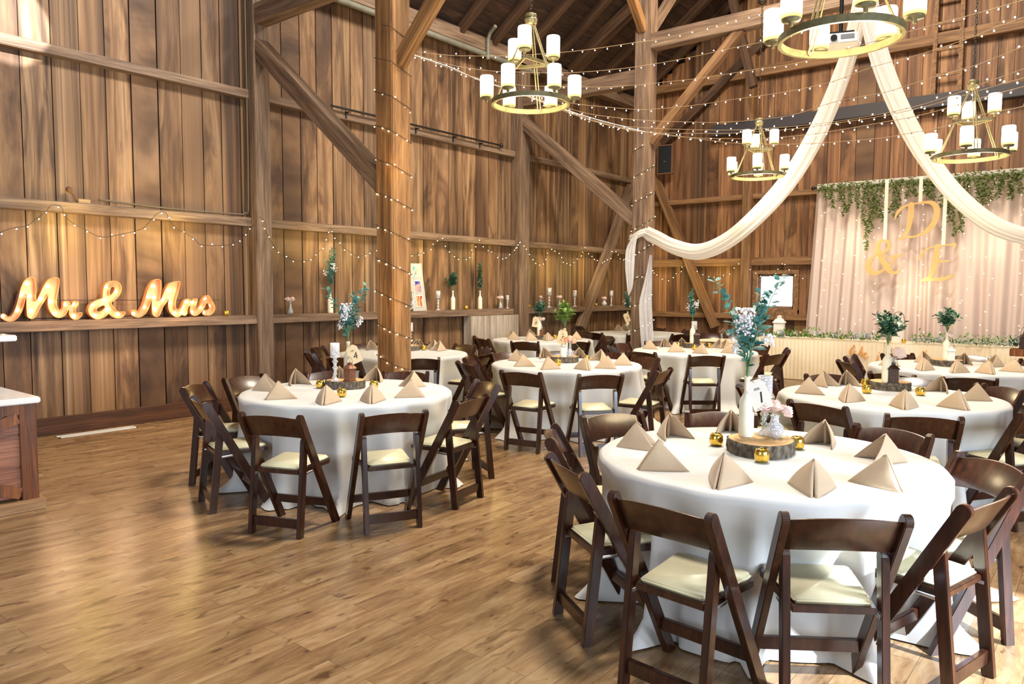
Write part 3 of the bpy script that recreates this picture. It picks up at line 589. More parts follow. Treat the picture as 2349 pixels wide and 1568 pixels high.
def arrangement(p,kind,label,seed,h=.5,s=1.0,lm='leafblue',lean=0):
    rnd=random.Random(seed); t=thing('foliage_spray',label,'foliage',p,0); t.scale=(s,s,s); lv=MB(); bl=MB(); cam=(CAM-Vector(p)); cam.z=0; cam.normalize(); side=Vector((-cam.y,cam.x,0))*-1 # side: to the viewer's left
    side=Vector((cam.y,-cam.x,0))
    def stem(d,L,bend,leaf,ls,start,nm='stem',sp=.03):
        pts=[Vector((0,0,-.12)),Vector((0,0,0))]; n=10
        for i in range(1,n+1):
            q=i/n; pts.append(Vector((0,0,L*q))+d*(bend*q**1.6)+Vector((rnd.uniform(-1,1),rnd.uniform(-1,1),0))*.006)
        m=MB(); m.tube(pts,[.0035]*3+[.0035-.0022*i/n for i in range(n-0)][:len(pts)-3],6); ob(nm,m.mesh(nm,MT['stem']),t)
        if leaf:
            q=start
            while q<1.01:
                k=1+q*n; i=min(int(k),len(pts)-2); c=pts[i].lerp(pts[i+1],k-i); ax=(pts[i+1]-pts[i]).normalized()
                for sg in (0,1):
                    az=rnd.uniform(0,6.28); o=ax.orthogonal().normalized(); o.rotate(Matrix.Rotation(az+PI*sg,3,ax)); dd=(o+ax*rnd.uniform(.2,.9)); 
                    l=ls*rnd.uniform(.7,1.2)*(1.1-.45*q); lv.leaf(c+o*.006,dd,Vector((rnd.uniform(-.5,.5),rnd.uniform(-.5,.5),1)),l,l*.66)
                q+=sp/L
        return pts
    def blossoms(c,r,n,rr=.012,sq=(1,1,1.4)):
        for _ in range(n):
            v=Vector((max(-.85,min(.85,rnd.gauss(0,.5))),max(-.85,min(.85,rnd.gauss(0,.5))),max(-.85,min(.85,rnd.gauss(0,.5)))*sq[2])); bl.ball(Vector(c)+v*r,rr*rnd.uniform(.6,1.15),6)
    if kind=='tall':
        stem(side*-1,h,.17,True,.072,.28,sp=.015); stem(side,h*.98,.20,True,.068,.2,sp=.019); stem(side*-.5,h*.85,.12,True,.068,.3,sp=.018); stem(side*-.6+cam*.3,h*.62,.14,True,.058,.25,sp=.03); stem(side*.7+cam*.2,h*.5,.10,True,.06,.2,sp=.03)
        for d,L,b in ((side*.25,h*.62,.06),(side*-.3,h*.5,.08)):
            pts=stem(d,L,b,False,0,0,nm='blossom_stem')
        blossoms(Vector((0,0,h*.54))+side*.02,.062,240,.0088); blossoms(Vector((0,0,h*.36))-side*.10,.04,26,.009); blossoms(Vector((0,0,h*.30))+side*.07,.035,22,.009)
    elif kind=='mixed':
        for k in range(5):
            a=rnd.uniform(0,6.28); d=Vector((math.cos(a),math.sin(a),0)); stem(d,h*rnd.uniform(.6,1),rnd.uniform(.03,.10),True,.056,.22,sp=.015)
        blossoms(Vector((0,0,h*.52))-side*.05,.05,50,.008); blossoms(Vector((0,0,h*.42))+side*.06,.045,40,.008)
    elif kind=='slim':
        for k in range(4):
            a=rnd.uniform(0,6.28); d=Vector((math.cos(a),math.sin(a),0)); stem(d,h*rnd.uniform(.75,1),rnd.uniform(.02,.07),True,.056,.12,sp=.013)
        blossoms(Vector((0,0,h*.3)),.05,26,.009,(1,1,2.2))
    else: # leafy bouquet
        for k in range(13):
            a=2*PI*k/13+rnd.uniform(-.3,.3); b=rnd.uniform(.02,.16); d=Vector((math.cos(a),math.sin(a),0)); stem(d,h*rnd.uniform(.72,1)*(1-.25*b/.15),b,True,.074,.40,sp=.017)
    ob('leaves',lv.mesh('leaves',MT[lm]),t)
    if bl.v: b=ob('blossoms',bl.mesh('blossoms',MT['white']),t); b['label']='cluster of small white blossoms'
    return t
def text_mesh(txt,size,mat,shear=.25,ext=.0006):
    c=bpy.data.curves.new('t','FONT'); c.body=txt; c.size=size; c.shear=shear; c.extrude=ext; c.align_x='CENTER'; c.align_y='CENTER'; c.resolution_u=6
    o=bpy.data.objects.new('t',c); COL.objects.link(o); dg=bpy.context.evaluated_depsgraph_get(); me=bpy.data.meshes.new_from_object(o.evaluated_get(dg)); bpy.data.objects.remove(o); me.materials.clear(); me.materials.append(mat); return me
def paper_tag(p,digit,tilt,label,w=.092,h=.145,mat='tag'):
    t=thing('number_tag',label,'tag',p); n=(CAM-Vector(p)); n.normalize(); x=Vector((-n.y,n.x,0)).normalized(); y=n.cross(x)
    R=Matrix((x,y,n)).transposed()@Matrix.Rotation(math.radians(tilt),3,'Z'); t.rotation_euler=R.to_euler()
    m=MB(); c=.026; a,b=w/2,h/2; poly=[(-a,-b),(a,-b),(a,b-c),(a-c,b),(-a+c,b),(-a,b-c)]; n6=6
    vs=[(x_,y_,-.0006) for x_,y_ in poly]+[(x_,y_,.0006) for x_,y_ in poly]; m.add(vs,[tuple(range(6))[::-1],tuple(range(6,12))]+[(i,(i+1)%6,6+(i+1)%6,6+i) for i in range(6)]); ob('card',m.mesh('card',MT[mat]),t)
    o=ob('printed_number',text_mesh(digit,.085,MT['ink']),t,(0,-.02,.0012))
    o=ob('printed_script',text_mesh('no.',.028,MT['ink'],.4),t,(0,.035,.0012))
    m=MB(); m.tube(smoothpts([(0,b-.014,.001),(-.012,b+.01,.002),(-.03,b+.018,-.02),(-.05,b+.005,-.04)],4),.0015,5); ob('string',m.mesh('string',MT['string']),t)
    return t
# ------------------------------------------------------------------ round tables
TB={ # centre, radius, seed, chairs (plan angle, distance of the back top, facing) or ('p', spot of the back top, facing), napkin spots
'1':((3.92,1.45),.88,11,[('p',1511,1156,175),('p',1941,1184,215),('p',1295,1063,147),('p',1264,990,122),('p',1402,950,62),('p',1653,946,24),('p',2010,990,345),('p',2245,1058,318),('p',2275,1142,256)],[(1450,1025),(1500,1075),(1530,1000),(1675,990),(1895,1018),(2040,1058),(2045,1120),(1868,1132),(1645,1120)]),
'4':((4.10,5.18),.90,12,[('p',618,952,203),('p',905,946,244),('p',1086,913,281),('p',1119,877,335),('p',931,852,35),('p',755,852,48),('p',558,863,100),('p',445,883,128),('p',454,917,164)],[(600,895),(632,915),(672,880),(740,930),(858,925),(868,872),(955,887),(950,910),(768,862)]),
'5':((7.35,5.15),.90,13,[('p',1193,853,190),('p',1379,859,231),('p',1525,848,279),('p',1471,819,340),(2,1.12,None),(40,1.12,None),(80,1.14,None),(118,1.2,None),(155,1.3,None)],[(1180,827),(1195,840),(1253,847),(1345,848),(1398,845),(1382,827),(1434,837),(1245,821),(1330,820)]),
'2':((6.90,1.50),.88,14,[('p',1872,926,166),('p',2120,955,202),(240,1.3,None),(280,1.16,None),(318,1.1,None),(0,1.1,None),(42,1.12,None),(88,1.14,None),(128,1.2,None)],[(1852,880),(1848,902),(1928,880),(1945,921),(2075,937),(2160,898),(2205,938),(2248,918)]),
'6':((10.2,4.85),.90,15,[('p',1622,815,220),(254,1.42,None),(294,1.3,None),(334,1.2,None),(14,1.2,None),(54,1.2,None),(94,1.2,None),(134,1.25,None),(174,1.35,None)],[(1487,800),(1500,793),(1546,790),(1544,807),(1614,811),(1662,797),(1680,810),(1699,797)]),
'3':((10.1,1.50),.92,16,[('p',2044,857,166),('p',2225,866,190),(240,1.35,None),(280,1.2,None),(320,1.15,None),(0,1.15,None),(44,1.15,None),(86,1.2,None),(130,1.3,None)],[(2031,838),(2097,852),(2112,831),(2192,860),(2212,835),(2288,841),(2293,862),(2332,853)]),
'7':((7.05,7.70),.90,17,[(198,1.45,None),(236,1.45,None),(276,1.4,280),(316,1.2,None),(356,1.2,None),(38,1.2,None),(76,1.2,None),(120,1.25,None),(160,1.3,None)],[(835,801),(956,800),(991,793),(1012,804),(1040,797)]),
'8':((10.63,7.96),.90,18,[(205,1.4,None),(240,1.4,None),(278,1.3,285),(318,1.2,None),(358,1.2,None),(120,1.2,None),(160,1.25,None)],[(1150,773),(1175,778),(1196,769),(1213,780),(1256,781),(1297,774),(1325,778)]),
'9':((13.55,7.75),.98,19,[(212,1.4,None),(248,1.4,None),(285,1.3,None),(325,1.25,None),(10,1.25,None),(130,1.25,None),(170,1.3,None)],[(1402,757),(1405,753),(1440,758),(1509,754),(1537,752)]),
}
def spot_of(e,c):
    if e[0]!='p': return e
    q=onz(e[1],e[2],.82); d=math.hypot(q.x-c[0],q.y-c[1]); return (math.degrees(math.atan2(q.y-c[1],q.x-c[0])),max(d,1.06),e[3])
TN={'1':'the nearest round table','4':'the left front round table','5':'the round table in the middle','7':'the table behind the near post','8':'the table by the second wall post','9':'the table in the far corner',
    '2':'the table just behind the nearest','3':'the round table closest to the curtain','6':'the table by the tulle draped post'}
NUM={'1':'one','4':'four','5':'five','7':'seven','8':'eight','9':'nine'}
POS=['far side, left of centre','far left','left side','near left','near side','near right','right side','far right','far side, right of centre']
def names(items,c):
    ca=math.atan2(-c[1],-c[0]); ph=[((math.radians(a)-ca+PI)%(2*PI))-PI for a in items]; order=sorted(range(len(items)),key=lambda i:ph[i]); n=len(items)
    # keep the names centred on the near side
    near=min(range(n),key=lambda j:abs(ph[order[j]])); out=[None]*n
    for j,i in enumerate(order): out[i]=POS[max(0,min(8,j-near+4))] if n<=9 else None
    if len(set(out))<n:
        for j,i in enumerate(order): out[i]=POS[j+(9-n)//2]
    return out
proto=None
for T,(c,r,seed,chairs,naps) in TB.items():
    chairs=[spot_of(e,c) for e in chairs]
    cloth('tablecloth','white floor length cloth on '+TN[T],c,r,seed,'white round tablecloths','linen',chairs+([(q,1.36,0) for q in (30,48,66,84,102)] if T=='8' else []))
    nm=names([a[0] for a in chairs],c)
    for (a,d,face),pn in zip(chairs,nm):
        aa=math.radians(a); tx,ty=c[0]+d*math.cos(aa),c[1]+d*math.sin(aa); fa=math.radians(face if face is not None else a+U(-5,5))
        loc=(tx-.25*math.cos(fa),ty-.25*math.sin(fa),0); rz=fa+PI; lab='dark folding chair at '+TN[T]+', '+pn
        if proto is None:
            proto=build_chair(); proto.location=loc; proto.rotation_euler=(0,0,rz); proto['label']=lab; proto['group']='dark wood folding chairs'
        else: copy_tree(proto,loc,rz,lab)
    ps=[onz(px,py,TZ) for px,py in naps]; an=[math.degrees(math.atan2(p.y-c[1],p.x-c[0])) for p in ps]
    for p,a,pn in zip(ps,an,names(an,c)):
        d=math.hypot(p.x-c[0],p.y-c[1]); 
        if d>r-.16: k=(r-.16)/d; p=Vector((c[0]+(p.x-c[0])*k,c[1]+(p.y-c[1])*k,TZ))
        napkin((p.x,p.y,TZ+.001),math.radians(a)+U(-.35,.35),'tan pyramid napkin on '+TN[T]+', '+pn,'pyramid folded napkins')
# ------------------------------------------------------------------ centrepieces
ST=TZ+.071
def depth(p): return (Vector(p)-CAM).dot(FW)
def center(T,slc,bot,arr,tagd=None,hold=None,lan=None,votes=(),srad=.155):
    tn=TN[T]; p=onz(*slc,TZ); p.z=TZ+.001; slice_(p,'round bark edged wood slice on '+tn,hash(T)%97,srad)
    def on(px,py,z=ST+.001):
        q=onz(px,py,z); d=Vector((q.x-p.x,q.y-p.y)); 
        if d.length>srad-.045: d=d.normalized()*(srad-.045); q=Vector((p.x+d.x,p.y+d.y,z))
        return q
    b=on(*bot); bottle(b,'cream painted wine bottle on '+tn,'cream painted bottles')
    k,h,lm,sd=arr; arrangement(b+Vector((0,0,.335)),k,{'tall':'tall eucalyptus and white blossoms on ','mixed':'loose eucalyptus with tiny blossoms on ','slim':'slim upright eucalyptus in bottle on ','bouquet':'bushy green leaf bouquet on '}[k]+tn,sd,h,1,lm)
    if tagd: 
        dg,px,py,ti,sz,mt=tagd; paper_tag(ond(px,py,depth(b)-.055),dg,ti,'paper tag with the number '+NUM[dg]+', on bottle of '+tn,.092*sz,.145*sz,mt)
    if hold: holder(on(*hold),'crystal glass candle holder on '+tn,'crystal candle holders')
    if lan: lantern(on(*lan[:2]),('small punched copper lantern on ' if lan[2]=='copper' else 'small dark metal lantern on ' if lan[2]=='iron' else 'small white lattice lantern on ')+tn,lan[2],lan[3] if len(lan)>3 else 1,U(.1,.6))
    for i,v in enumerate(votes):
        q=onz(*v[:2],TZ); d=Vector((q.x-p.x,q.y-p.y)); 
        if d.length<srad+.055: d=d.normalized()*(srad+.055); q=Vector((p.x+d.x,p.y+d.y,TZ))
        votive((q.x,q.y,TZ+.001),'gold votive '+v[2]+' the wood slice on '+tn,'gold mercury votives')
    return p,b,on
p,b,on=center('1',(1745,1036),(1711,1000),('tall',.56,'leafblue',5),('1',1741,905,22,1.15,'tagwhite'),(1752,996),None,[(1643,1022,'left of'),(1747,1060,'in front of'),(1826,1030,'right of')],.185)
q=on(1776,1003); vase(q,'round cut glass bud vase holding roses on the nearest round table',True)
for i,(dx,dz,ti,nm) in enumerate(((-.055,.02,(0,-.6,.7),'leftmost'),(.0,.03,(.5,-.1,0),'middle'),(.062,.0,(.3,.9,-.5),'rightmost'))):
    rose(q+Vector((RT.x*dx,RT.y*dx,.145+dz)),ti,'%s blush pink rose in cut glass vase on the nearest round table'%nm,'pink',None,1.1)
p,b,on=center('4',(793,889),(803,865),('tall',.50,'leafblue',8),('4',812,812,24,1.15,'tag'),(769,873),(808,876,'copper',1.05),[(784,910,'in front of'),(858,891,'right of'),(744,890,'left of')],.165)
p,b,on=center('5',(1296,830),(1293,812),('bouquet',.34,'fern',21),('5',1290,772,-8,1.2,'tag'),None,None,[(1280,838,'in front of'),(1346,828,'right of')],.165)
q=on(1317,820); vase(q,'clear glass bud vase holding peach roses on the round table in the middle',False,None,1.15)
for i,(dx,dz,nm) in enumerate(((-.05,.0,'left'),(.0,.02,'middle'),(.05,-.005,'right'))): rose(q+Vector((RT.x*dx,RT.y*dx,.20+dz)),(.5*(1-i),.6*(i-1),i),'%s peach rose in clear bud vase on the middle round table'%nm,'peach',None,1.25)
q=on(1284,824); t=thing('lace_jar','white lace patterned glass jar on the round table in the middle','jar',q)
m=MB(); m.lathe([(0,0),(.04,0),(.044,.01),(.044,.09),(.036,.115),(.032,.12)],20); ob('jar_body',m.mesh('jar_body',simple('lace glass',(226,226,214),.25)),t); m=MB(); m.ball((0,0,.135),.025,12,(1,1,.8)); ob('finial_lid',m.mesh('finial_lid',MT['whitepaint']),t)
p,b,on=center('2',(2040,892),(2028,879),('bouquet',.34,'leafdark',31),None,None,(2064,889,'iron',1.15),[(1988,902,'front left of'),(2111,907,'right of'),(1986,886,'behind')],.17)
q=on(2050,876); vase(q,'slender clear glass bud vase on the round table just behind the nearest',False,None,1.3); rose(q+Vector((RT.x*.03,RT.y*.03,.255)),(.4,.4,0),'large blush rose in slender vase on the round table just behind the nearest','pink',None,1.9)
p,b,on=center('3',(2172,838),(2166,829),('bouquet',.30,'leafdark',41),None,None,(2188,830,'whitepaint',1.1),[(2125,842,'left of')],.18)
q=on(2176,826); rose(q+Vector((0,0,.30)),(.3,.2,0),'pale rose beside the bottle on the round table closest to the curtain','pink',None,1.2)
p,b,on=center('6',(1594,797),(1579,789),('mixed',.52,'leafblue',51),None,(1592,786),(1605,790,'iron',1.2),[(1556,796,'left of'),(1593,802,'in front of'),(1624,797,'right of')],.17)
p,b,on=center('7',(940,803),(930,795),('mixed',.5,'leafblue',61),('7',932,752,-10,1.3,'tag'),(945,797),None,[(965,803,'right of')],.15)
p,b,on=center('8',(1238,778),(1233,772),('bouquet',.30,'leafdark',71),('8',1229,738,-8,1.25,'tag'),None,None,[(1213,776,'left of'),(1273,777,'right of')],.15)
q=on(1248,773); m=MB(); m.box2((-.045,-.045,0),(.045,.045,.11)); tag(ob('wood_block',m.mesh('wood_block',MT['copper'],.004),None,q,.4),'square copper brown block under the vase by the second wall post','block')
q=q+Vector((0,0,.112)); vase(q,'clear bud vase on the copper block by the second wall post')
for i,nm in enumerate(('left','middle','right')): rose(q+Vector((RT.x*.05*(i-1),RT.y*.05*(i-1),.18)),(.4*(1-i),.5*(i-1),i),'%s pale pink rose in bud vase by the second wall post'%nm,'pink')
p,b,on=center('9',(1440,757),(1434,753),('mixed',.52,'leafblue',81),('9',1438,728,20,1.3,'tag'),None,None,[(1423,758,'left of')],.15)
q=on(1444,756); rose(q+Vector((0,0,.13)),(.3,.3,0),'peach rose low beside the bottle on the far corner table','peach',None,1.3)
pe=onz(1501,750,TZ+.001); dv=Vector((pe.x-13.55,pe.y-7.75,0)); pe=Vector((13.55,7.75,TZ+.001))+dv.normalized()*min(dv.length,.85); holder(pe,'crystal glass candle holder right of the tulle draped post','crystal candle holders',1.1)
pe=onz(1508,752,TZ+.001); dv=Vector((pe.x-13.55,pe.y-7.75,0)); pe=Vector((13.55,7.75,TZ+.001))+dv.normalized()*min(dv.length,.85); bottle(pe,'cream painted bottle behind the tulle on the far corner table','cream painted bottles'); arrangement(pe+Vector((0,0,.335)),'mixed','blue green spray with blossoms right of the tulle draped post',91,.5)
# ------------------------------------------------------------------ things on the wall ledge
LZ=1.284
def ledge(px,y=9.15): p=ony(px,715,y); p.z=LZ; return p
def lbottle(px,where,arr=None):
    p=ledge(px); bottle(p,'cream painted bottle on the wall ledge '+where,'cream painted bottles')
    if arr: k,h,lm,sd,ds=arr; arrangement(p+Vector((0,0,.335)),k,ds+' on the wall ledge '+where,sd,h,1,lm)
def lrose(px,where,n=2,bowl=False):
    p=ledge(px); vase(p,'clear glass bud vase on the wall ledge '+where,bowl,None,1.15)
    for i in range(n): rose(p+Vector((.055*(i-(n-1)/2)*1.2,0,.205 if not bowl else .17)),(.35,.5*(i-(n-1)/2),i),('left','right','rear')[i]+' pale pink rose on the wall ledge '+where,'pink',None,1.2)
lrose(666,'nearest the marquee letters')
lbottle(758,'left of the fairy light post',('mixed',.66,'leafblue',101,'tall eucalyptus with white blossoms'))
p=ledge(963); t=thing('photo_frame','tall grey slatted frame holding three colour photos on ledge','picture frame',(p.x,9.14,LZ)); t.rotation_euler=(-.14,-.02,0)
m=MB(); m.box2((-.15,0,0),(.15,.02,.80)); 
for k in range(9): m.box((-.135+.034*k,-.003,.4),(.022,.008,.80))
ob('frame_board',m.mesh('frame_board',vary('grey washed wood',(186,178,166),(210,204,194),30,.7)),t)
def photo(z,cols,nm):
    m=MB(); m.box2((-.085,-.012,z),(.085,-.006,z+.20)); f=ob('mat_border',m.mesh('mat_border',MT['whitepaint'],.002),t)
    tt=NT(nm); v=tt.coord((9,9,6)); n=tt.noise(v,.9,3,.5,.6); tt.set(Base_Color=tt.ramp(n,[(.34,lin(cols[0])),(.46,lin(cols[1])),(.56,lin(cols[2])),(.68,lin(cols[3]))]),Roughness=.3)
    m=MB(); m.box2((-.07,-.016,z+.012),(.07,-.012,z+.188)); ob('photo',m.mesh('photo',tt.m),f)
photo(.56,((40,110,110),(70,190,190),(236,200,180),(90,50,40)),'teal photo print'); photo(.31,((30,40,120),(60,70,170),(220,170,150),(180,60,50)),'blue photo print'); photo(.06,((200,90,50),(240,200,150),(150,40,50),(60,30,30)),'red photo print')
holder(ledge(1005),'crystal candle holder on the wall ledge right of the photo frame','crystal candle holders')
lbottle(1039,'right of the photo frame',('bouquet',.33,'leafdark',111,'round dark green leaf bouquet'))
votive(ledge(1069.6),'gold votive on the wall ledge between two bottles','gold mercury votives')
lbottle(1101,'left of the second wall post',('slim',.55,'leafdark',121,'slim dark green eucalyptus'))
lrose(1148,'beside the second wall post')
holder(ledge(1164,9.22),'small smoky glass candle holder against the second wall post','crystal candle holders',.75)
votive(ledge(1212),'gold votive on the wall ledge just past second wall post','gold mercury votives')
lrose(1240,'behind the bouquet by the second wall post',1)
holder(ledge(1259.5),'crystal candle holder on the far wall ledge','crystal candle holders',1.2)
lrose(1283,'behind the middle table bouquet')
holder(ledge(1318),'glass candle holder on the far ledge left of the wind brace','crystal candle holders',1.05)
votive(ledge(1366.6),'gold votive on the far ledge right of the wind brace','gold mercury votives')
lrose(1385.5,'right of the wind brace',2,True)
holder(ledge(1402),'glass candle holder nearest the far corner','crystal candle holders',1.05)
votive(ledge(519.8),'gold votive on the ledge at the end of the marquee letters','gold mercury votives')
# ------------------------------------------------------------------ outline shapes from swept strokes (union), filled and extruded
def stroke_outline(strokes,cell):
    import numpy as np
    caps=[]
    for st in strokes:
        P=[Vector((x,y,r)) for x,y,r in st]; S_=smoothpts(P,5) if len(P)>2 else P
        caps+= list(zip(S_[:-1],S_[1:]))
    xs=[p.x for c in caps for p in c]; ys=[p.y for c in caps for p in c]; R=max(p.z for c in caps for p in c)+3*cell
    x0,y0=min(xs)-R,min(ys)-R; nx=int((max(xs)+R-x0)/cell)+2; ny=int((max(ys)+R-y0)/cell)+2
    gx,gy=np.meshgrid(x0+cell*np.arange(nx),y0+cell*np.arange(ny)); D=np.full(gx.shape,1e9)
    for a,b in caps:
        dx,dy=b.x-a.x,b.y-a.y; L=dx*dx+dy*dy+1e-12; t=np.clip(((gx-a.x)*dx+(gy-a.y)*dy)/L,0,1)
        D=np.minimum(D,np.hypot(gx-a.x-t*dx,gy-a.y-t*dy)-(a.z+t*(b.z-a.z)))
    seg={}; inside=D<0
    def ip(i,j,k,l): # crossing between grid nodes
        a,b=D[i,j],D[k,l]; f=a/(a-b); return (x0+cell*(j+(l-j)*f), y0+cell*(i+(k-i)*f))
    pts={}; nxt={}
    def key(i,j,k,l):
        q=(min((i,j),(k,l)),max((i,j),(k,l)))
        if q not in pts: pts[q]=ip(*q[0],*q[1])
        return q
    for i in range(ny-1):
        for j in range(nx-1):
            c=[(i,j),(i,j+1),(i+1,j+1),(i+1,j)]; s=[bool(inside[q]) for q in c]
            if all(s) or not any(s): continue
            ins=[];outs=[]
            for k in range(4):
                if s[k]!=s[(k+1)%4]: (outs if s[k] else ins).append(key(*c[k],*c[(k+1)%4]))
            if len(ins)==1: nxt.setdefault(outs[0],[]).append(ins[0])
            else:
                for o_,i_ in zip(outs,ins): nxt.setdefault(o_,[]).append(i_)
    loops=[]; 
    while nxt:
        st=next(iter(nxt)); lp=[st]; cur=nxt[st].pop(); 
        if not nxt[st]: del nxt[st]
        while cur!=st and cur in nxt:
            lp.append(cur); q=nxt[cur].pop(); 
            if not nxt[cur]: del nxt[cur]
            cur=q
        if len(lp)>8: loops.append([pts[k] for k in lp])
    out=[]
    for lp in loops: # light smoothing
        for _ in range(2): lp=[((lp[i-1][0]+2*lp[i][0]+lp[(i+1)%len(lp)][0])/4,(lp[i-1][1]+2*lp[i][1]+lp[(i+1)%len(lp)][1])/4) for i in range(len(lp))]
        out.append(lp[::2] if len(lp)>40 else lp)
    return out
def outline_mesh(loops,ext,mat,name,rim=0,rimz=0):
    c=bpy.data.curves.new(name,'CURVE'); c.dimensions='3D' if rim else '2D'; 
    if rim: c.bevel_depth=rim; c.bevel_resolution=1
    else: c.fill_mode='BOTH'; c.extrude=ext
    for lp in loops:
        s=c.splines.new('POLY'); s.points.add(len(lp)-1); s.use_cyclic_u=True
        for k,(x,y) in enumerate(lp): s.points[k].co=(x,y,rimz if rim else 0,1)
    o=bpy.data.objects.new(name,c); COL.objects.link(o); dg=bpy.context.evaluated_depsgraph_get(); me=bpy.data.meshes.new_from_object(o.evaluated_get(dg)); bpy.data.objects.remove(o); me.materials.clear(); me.materials.append(mat); me.name=name; return me
# marquee signs: shapes in metres on the ledge (u along the wall, v up)
MY=9.16; k_=4.517
o0=ony(20/k_,610+540/k_,MY)
def mq(x,y,r):
    p=ony(x/k_,610+y/k_,MY); q=ony((x+10)/k_,610+y/k_,MY); return (p.x,p.z,abs(q.x-p.x)*r/10)
MARQ={'Mr':([[(20,505,30),(70,535,26),(125,522,30),(175,450,36),(205,350,34),(235,240,38),(275,165,46),(312,128,32)],[(322,128,26),(315,200,44),(310,300,46),(310,400,48),(312,490,46)],[(320,480,46),(370,400,34),(420,320,36),(470,220,40),(520,160,46),(572,130,28)],[(576,132,24),(550,200,46),(530,300,44),(530,400,44),(570,472,44),(620,480,38),(660,440,28),(678,385,34)],[(676,380,36),(705,412,24),(735,425,24),(768,375,32)],[(745,420,26),(735,470,34),(762,508,36),(800,498,26),(828,478,12)]],
   [(285,165),(220,285),(308,297),(420,325),(180,440),(325,452),(30,505),(500,195),(525,355),(575,478),(675,380),(765,380),(768,505)]),
 'ampersand':([[(1278,472,10),(1228,498,32),(1170,482,40),(1118,420,38),(1090,340,34),(1085,270,32),(1100,205,32),(1150,172,28),(1205,192,32),(1205,250,34),(1160,312,32),(1090,350,34),(1010,375,36),(950,415,38),(945,468,40),(990,502,40),(1050,490,34),(1112,432,32)]],[(1100,205),(1200,250),(1090,340),(960,385),(990,505),(1120,440),(1230,490)]),
 'Mrs':([[(1378,478,34),(1420,500,24),(1470,460,32),(1500,405,32),(1525,325,32),(1560,230,38),(1600,175,40),(1632,150,20)],[(1635,155,18),(1620,210,36),(1605,300,40),(1600,400,42),(1605,475,42)],[(1612,460,40),(1655,390,28),(1690,338,32),(1725,260,34),(1765,210,40),(1832,165,16)],[(1838,165,15),(1800,235,36),(1770,340,36),(1768,430,36),(1812,482,36),(1850,475,26),(1885,440,24)],[(1895,475,30),(1900,420,30),(1932,365,32),(1965,385,20),(2000,365,24),(2022,335,10)],[(2002,365,24),(1985,420,26),(1992,470,32),(2030,468,26),(2075,420,24),(2100,365,26),(2138,322,26)],[(2135,325,26),(2172,385,28),(2185,432,28),(2155,472,26),(2108,474,26)]],
   [(1595,200),(1535,305),(1600,317),(1690,340),(1755,240),(1760,375),(1495,415),(1605,440),(1385,485),(1820,480),(1890,420),(1900,475),(1935,360),(2000,365),(1990,472),(2075,415),(2125,325),(2170,408),(2110,470)])}
m=MB(); m.ball((0,0,0),.019,12); BULB=m.mesh('marquee_bulb',MT['mbulb'])
for nm,(strokes,bulbs) in MARQ.items():
    st=[[mq(*p) for p in s] for s in strokes]; lo=stroke_outline(st,.008); xs=[p[0] for l in lo for p in l]; ys=[p[1] for l in lo for p in l]
    cx,zb=(min(xs)+max(xs))/2,min(ys); lo=[[(x-cx,y-zb) for x,y in l] for l in lo]
    t=thing('marquee_sign','glowing copper script marquee sign '+{'Mr':'reading Mr, nearest the bar','ampersand':'shaped as an ampersand','Mrs':'reading Mrs'}[nm],'sign',(cx,MY,LZ+.002)); 
    R=Euler((PI/2,0,0))
    a=ob('back_plate',outline_mesh(lo,.006,MT['peachmetal'],'back_plate'),t); a.rotation_euler=R; a.location=(0,.03,0)
    m=MB()
    for l in lo:
        P=[[(x,.035,y),(x,-.035,y),(x*1.0,-.037,y)] for x,y in l]; m.grid(P,closed=True)
    a=ob('side_band',m.mesh('side_band',MT['copperrim']),t)
    a=ob('front_rim',outline_mesh(lo,0,MT['copperrim'],'front_rim',.0045,.037),t); a.rotation_euler=R
    for x,y in bulbs: u,v,_=mq(x,y,10); ob('bulb',BULB,t,(u-cx,.012,v-zb))
    l=bpy.data.lights.new('marquee_glow','POINT'); l.energy=8; l.color=(1,.66,.38); l.shadow_soft_size=.10
    lo_=bpy.data.objects.new('marquee_glow',l); COL.objects.link(lo_); lo_.location=(cx,MY-.30,LZ+.22)
pipe('sign_cable',smoothpts([(3.0,9.26,1.31),(3.6,9.24,1.30),(4.2,9.26,1.31),(5.0,9.25,1.30)],5),.006,MT['black'],'thin black cable lying behind the marquee letters','cable')
pipe('sign_wire',[ony(505,688,9.26),ony(110,688,9.26)],.003,MT['black'],'straight thin wire stretched behind the marquee letters','wire')
# ------------------------------------------------------------------ head table
HX=14.05
def skirt(name,label,path,h,pleat=.07,amp=.018,closed=False,top=True):
    P=[Vector((x,y,0)) for x,y in path]; out=[]; s=0
    t=thing(name,label,'table skirt',(0,0,0))
    for i in range(len(P)-1):
        d=P[i+1]-P[i]; L=d.length; n=int(L/.014); nr=Vector((d.y,-d.x,0)).normalized()
        for k in range(n): q=k/n; w=abs(math.sin(PI*(s+L*q)/pleat)); c=P[i]+d*q; out.append([c+nr*(amp*.2*w)+Vector((0,0,h)),c+nr*(amp*.7*w)+Vector((0,0,h*.93)),c+nr*(amp*(w+.3*math.sin((s+L*q)*9)))+Vector((0,0,h*.4)),c+nr*(amp*1.3*(w+.4*math.sin((s+L*q)*7)))+Vector((0,0,.01))])
        s+=L
    out.append([P[-1]+Vector((0,0,z)) for z in (h,h*.93,h*.4,.01)])
    m=MB(); m.grid(out); ob('pleated_skirt',m.mesh('pleated_skirt',MT['skirt']),t)
    m=MB(); n=len(P); pp=P[:-1] if closed else P; n=len(pp); vs=[p+Vector((0,0,h+.002)) for p in pp]+[p+Vector((0,0,h+.012)) for p in pp]; m.add(vs,[tuple(range(n))[::-1],tuple(range(n,2*n))]+[(i,(i+1)%n,n+(i+1)%n,n+i) for i in range(n)]); ob('table_top',m.mesh('table_top',MT['skirt'],.003),t); return t
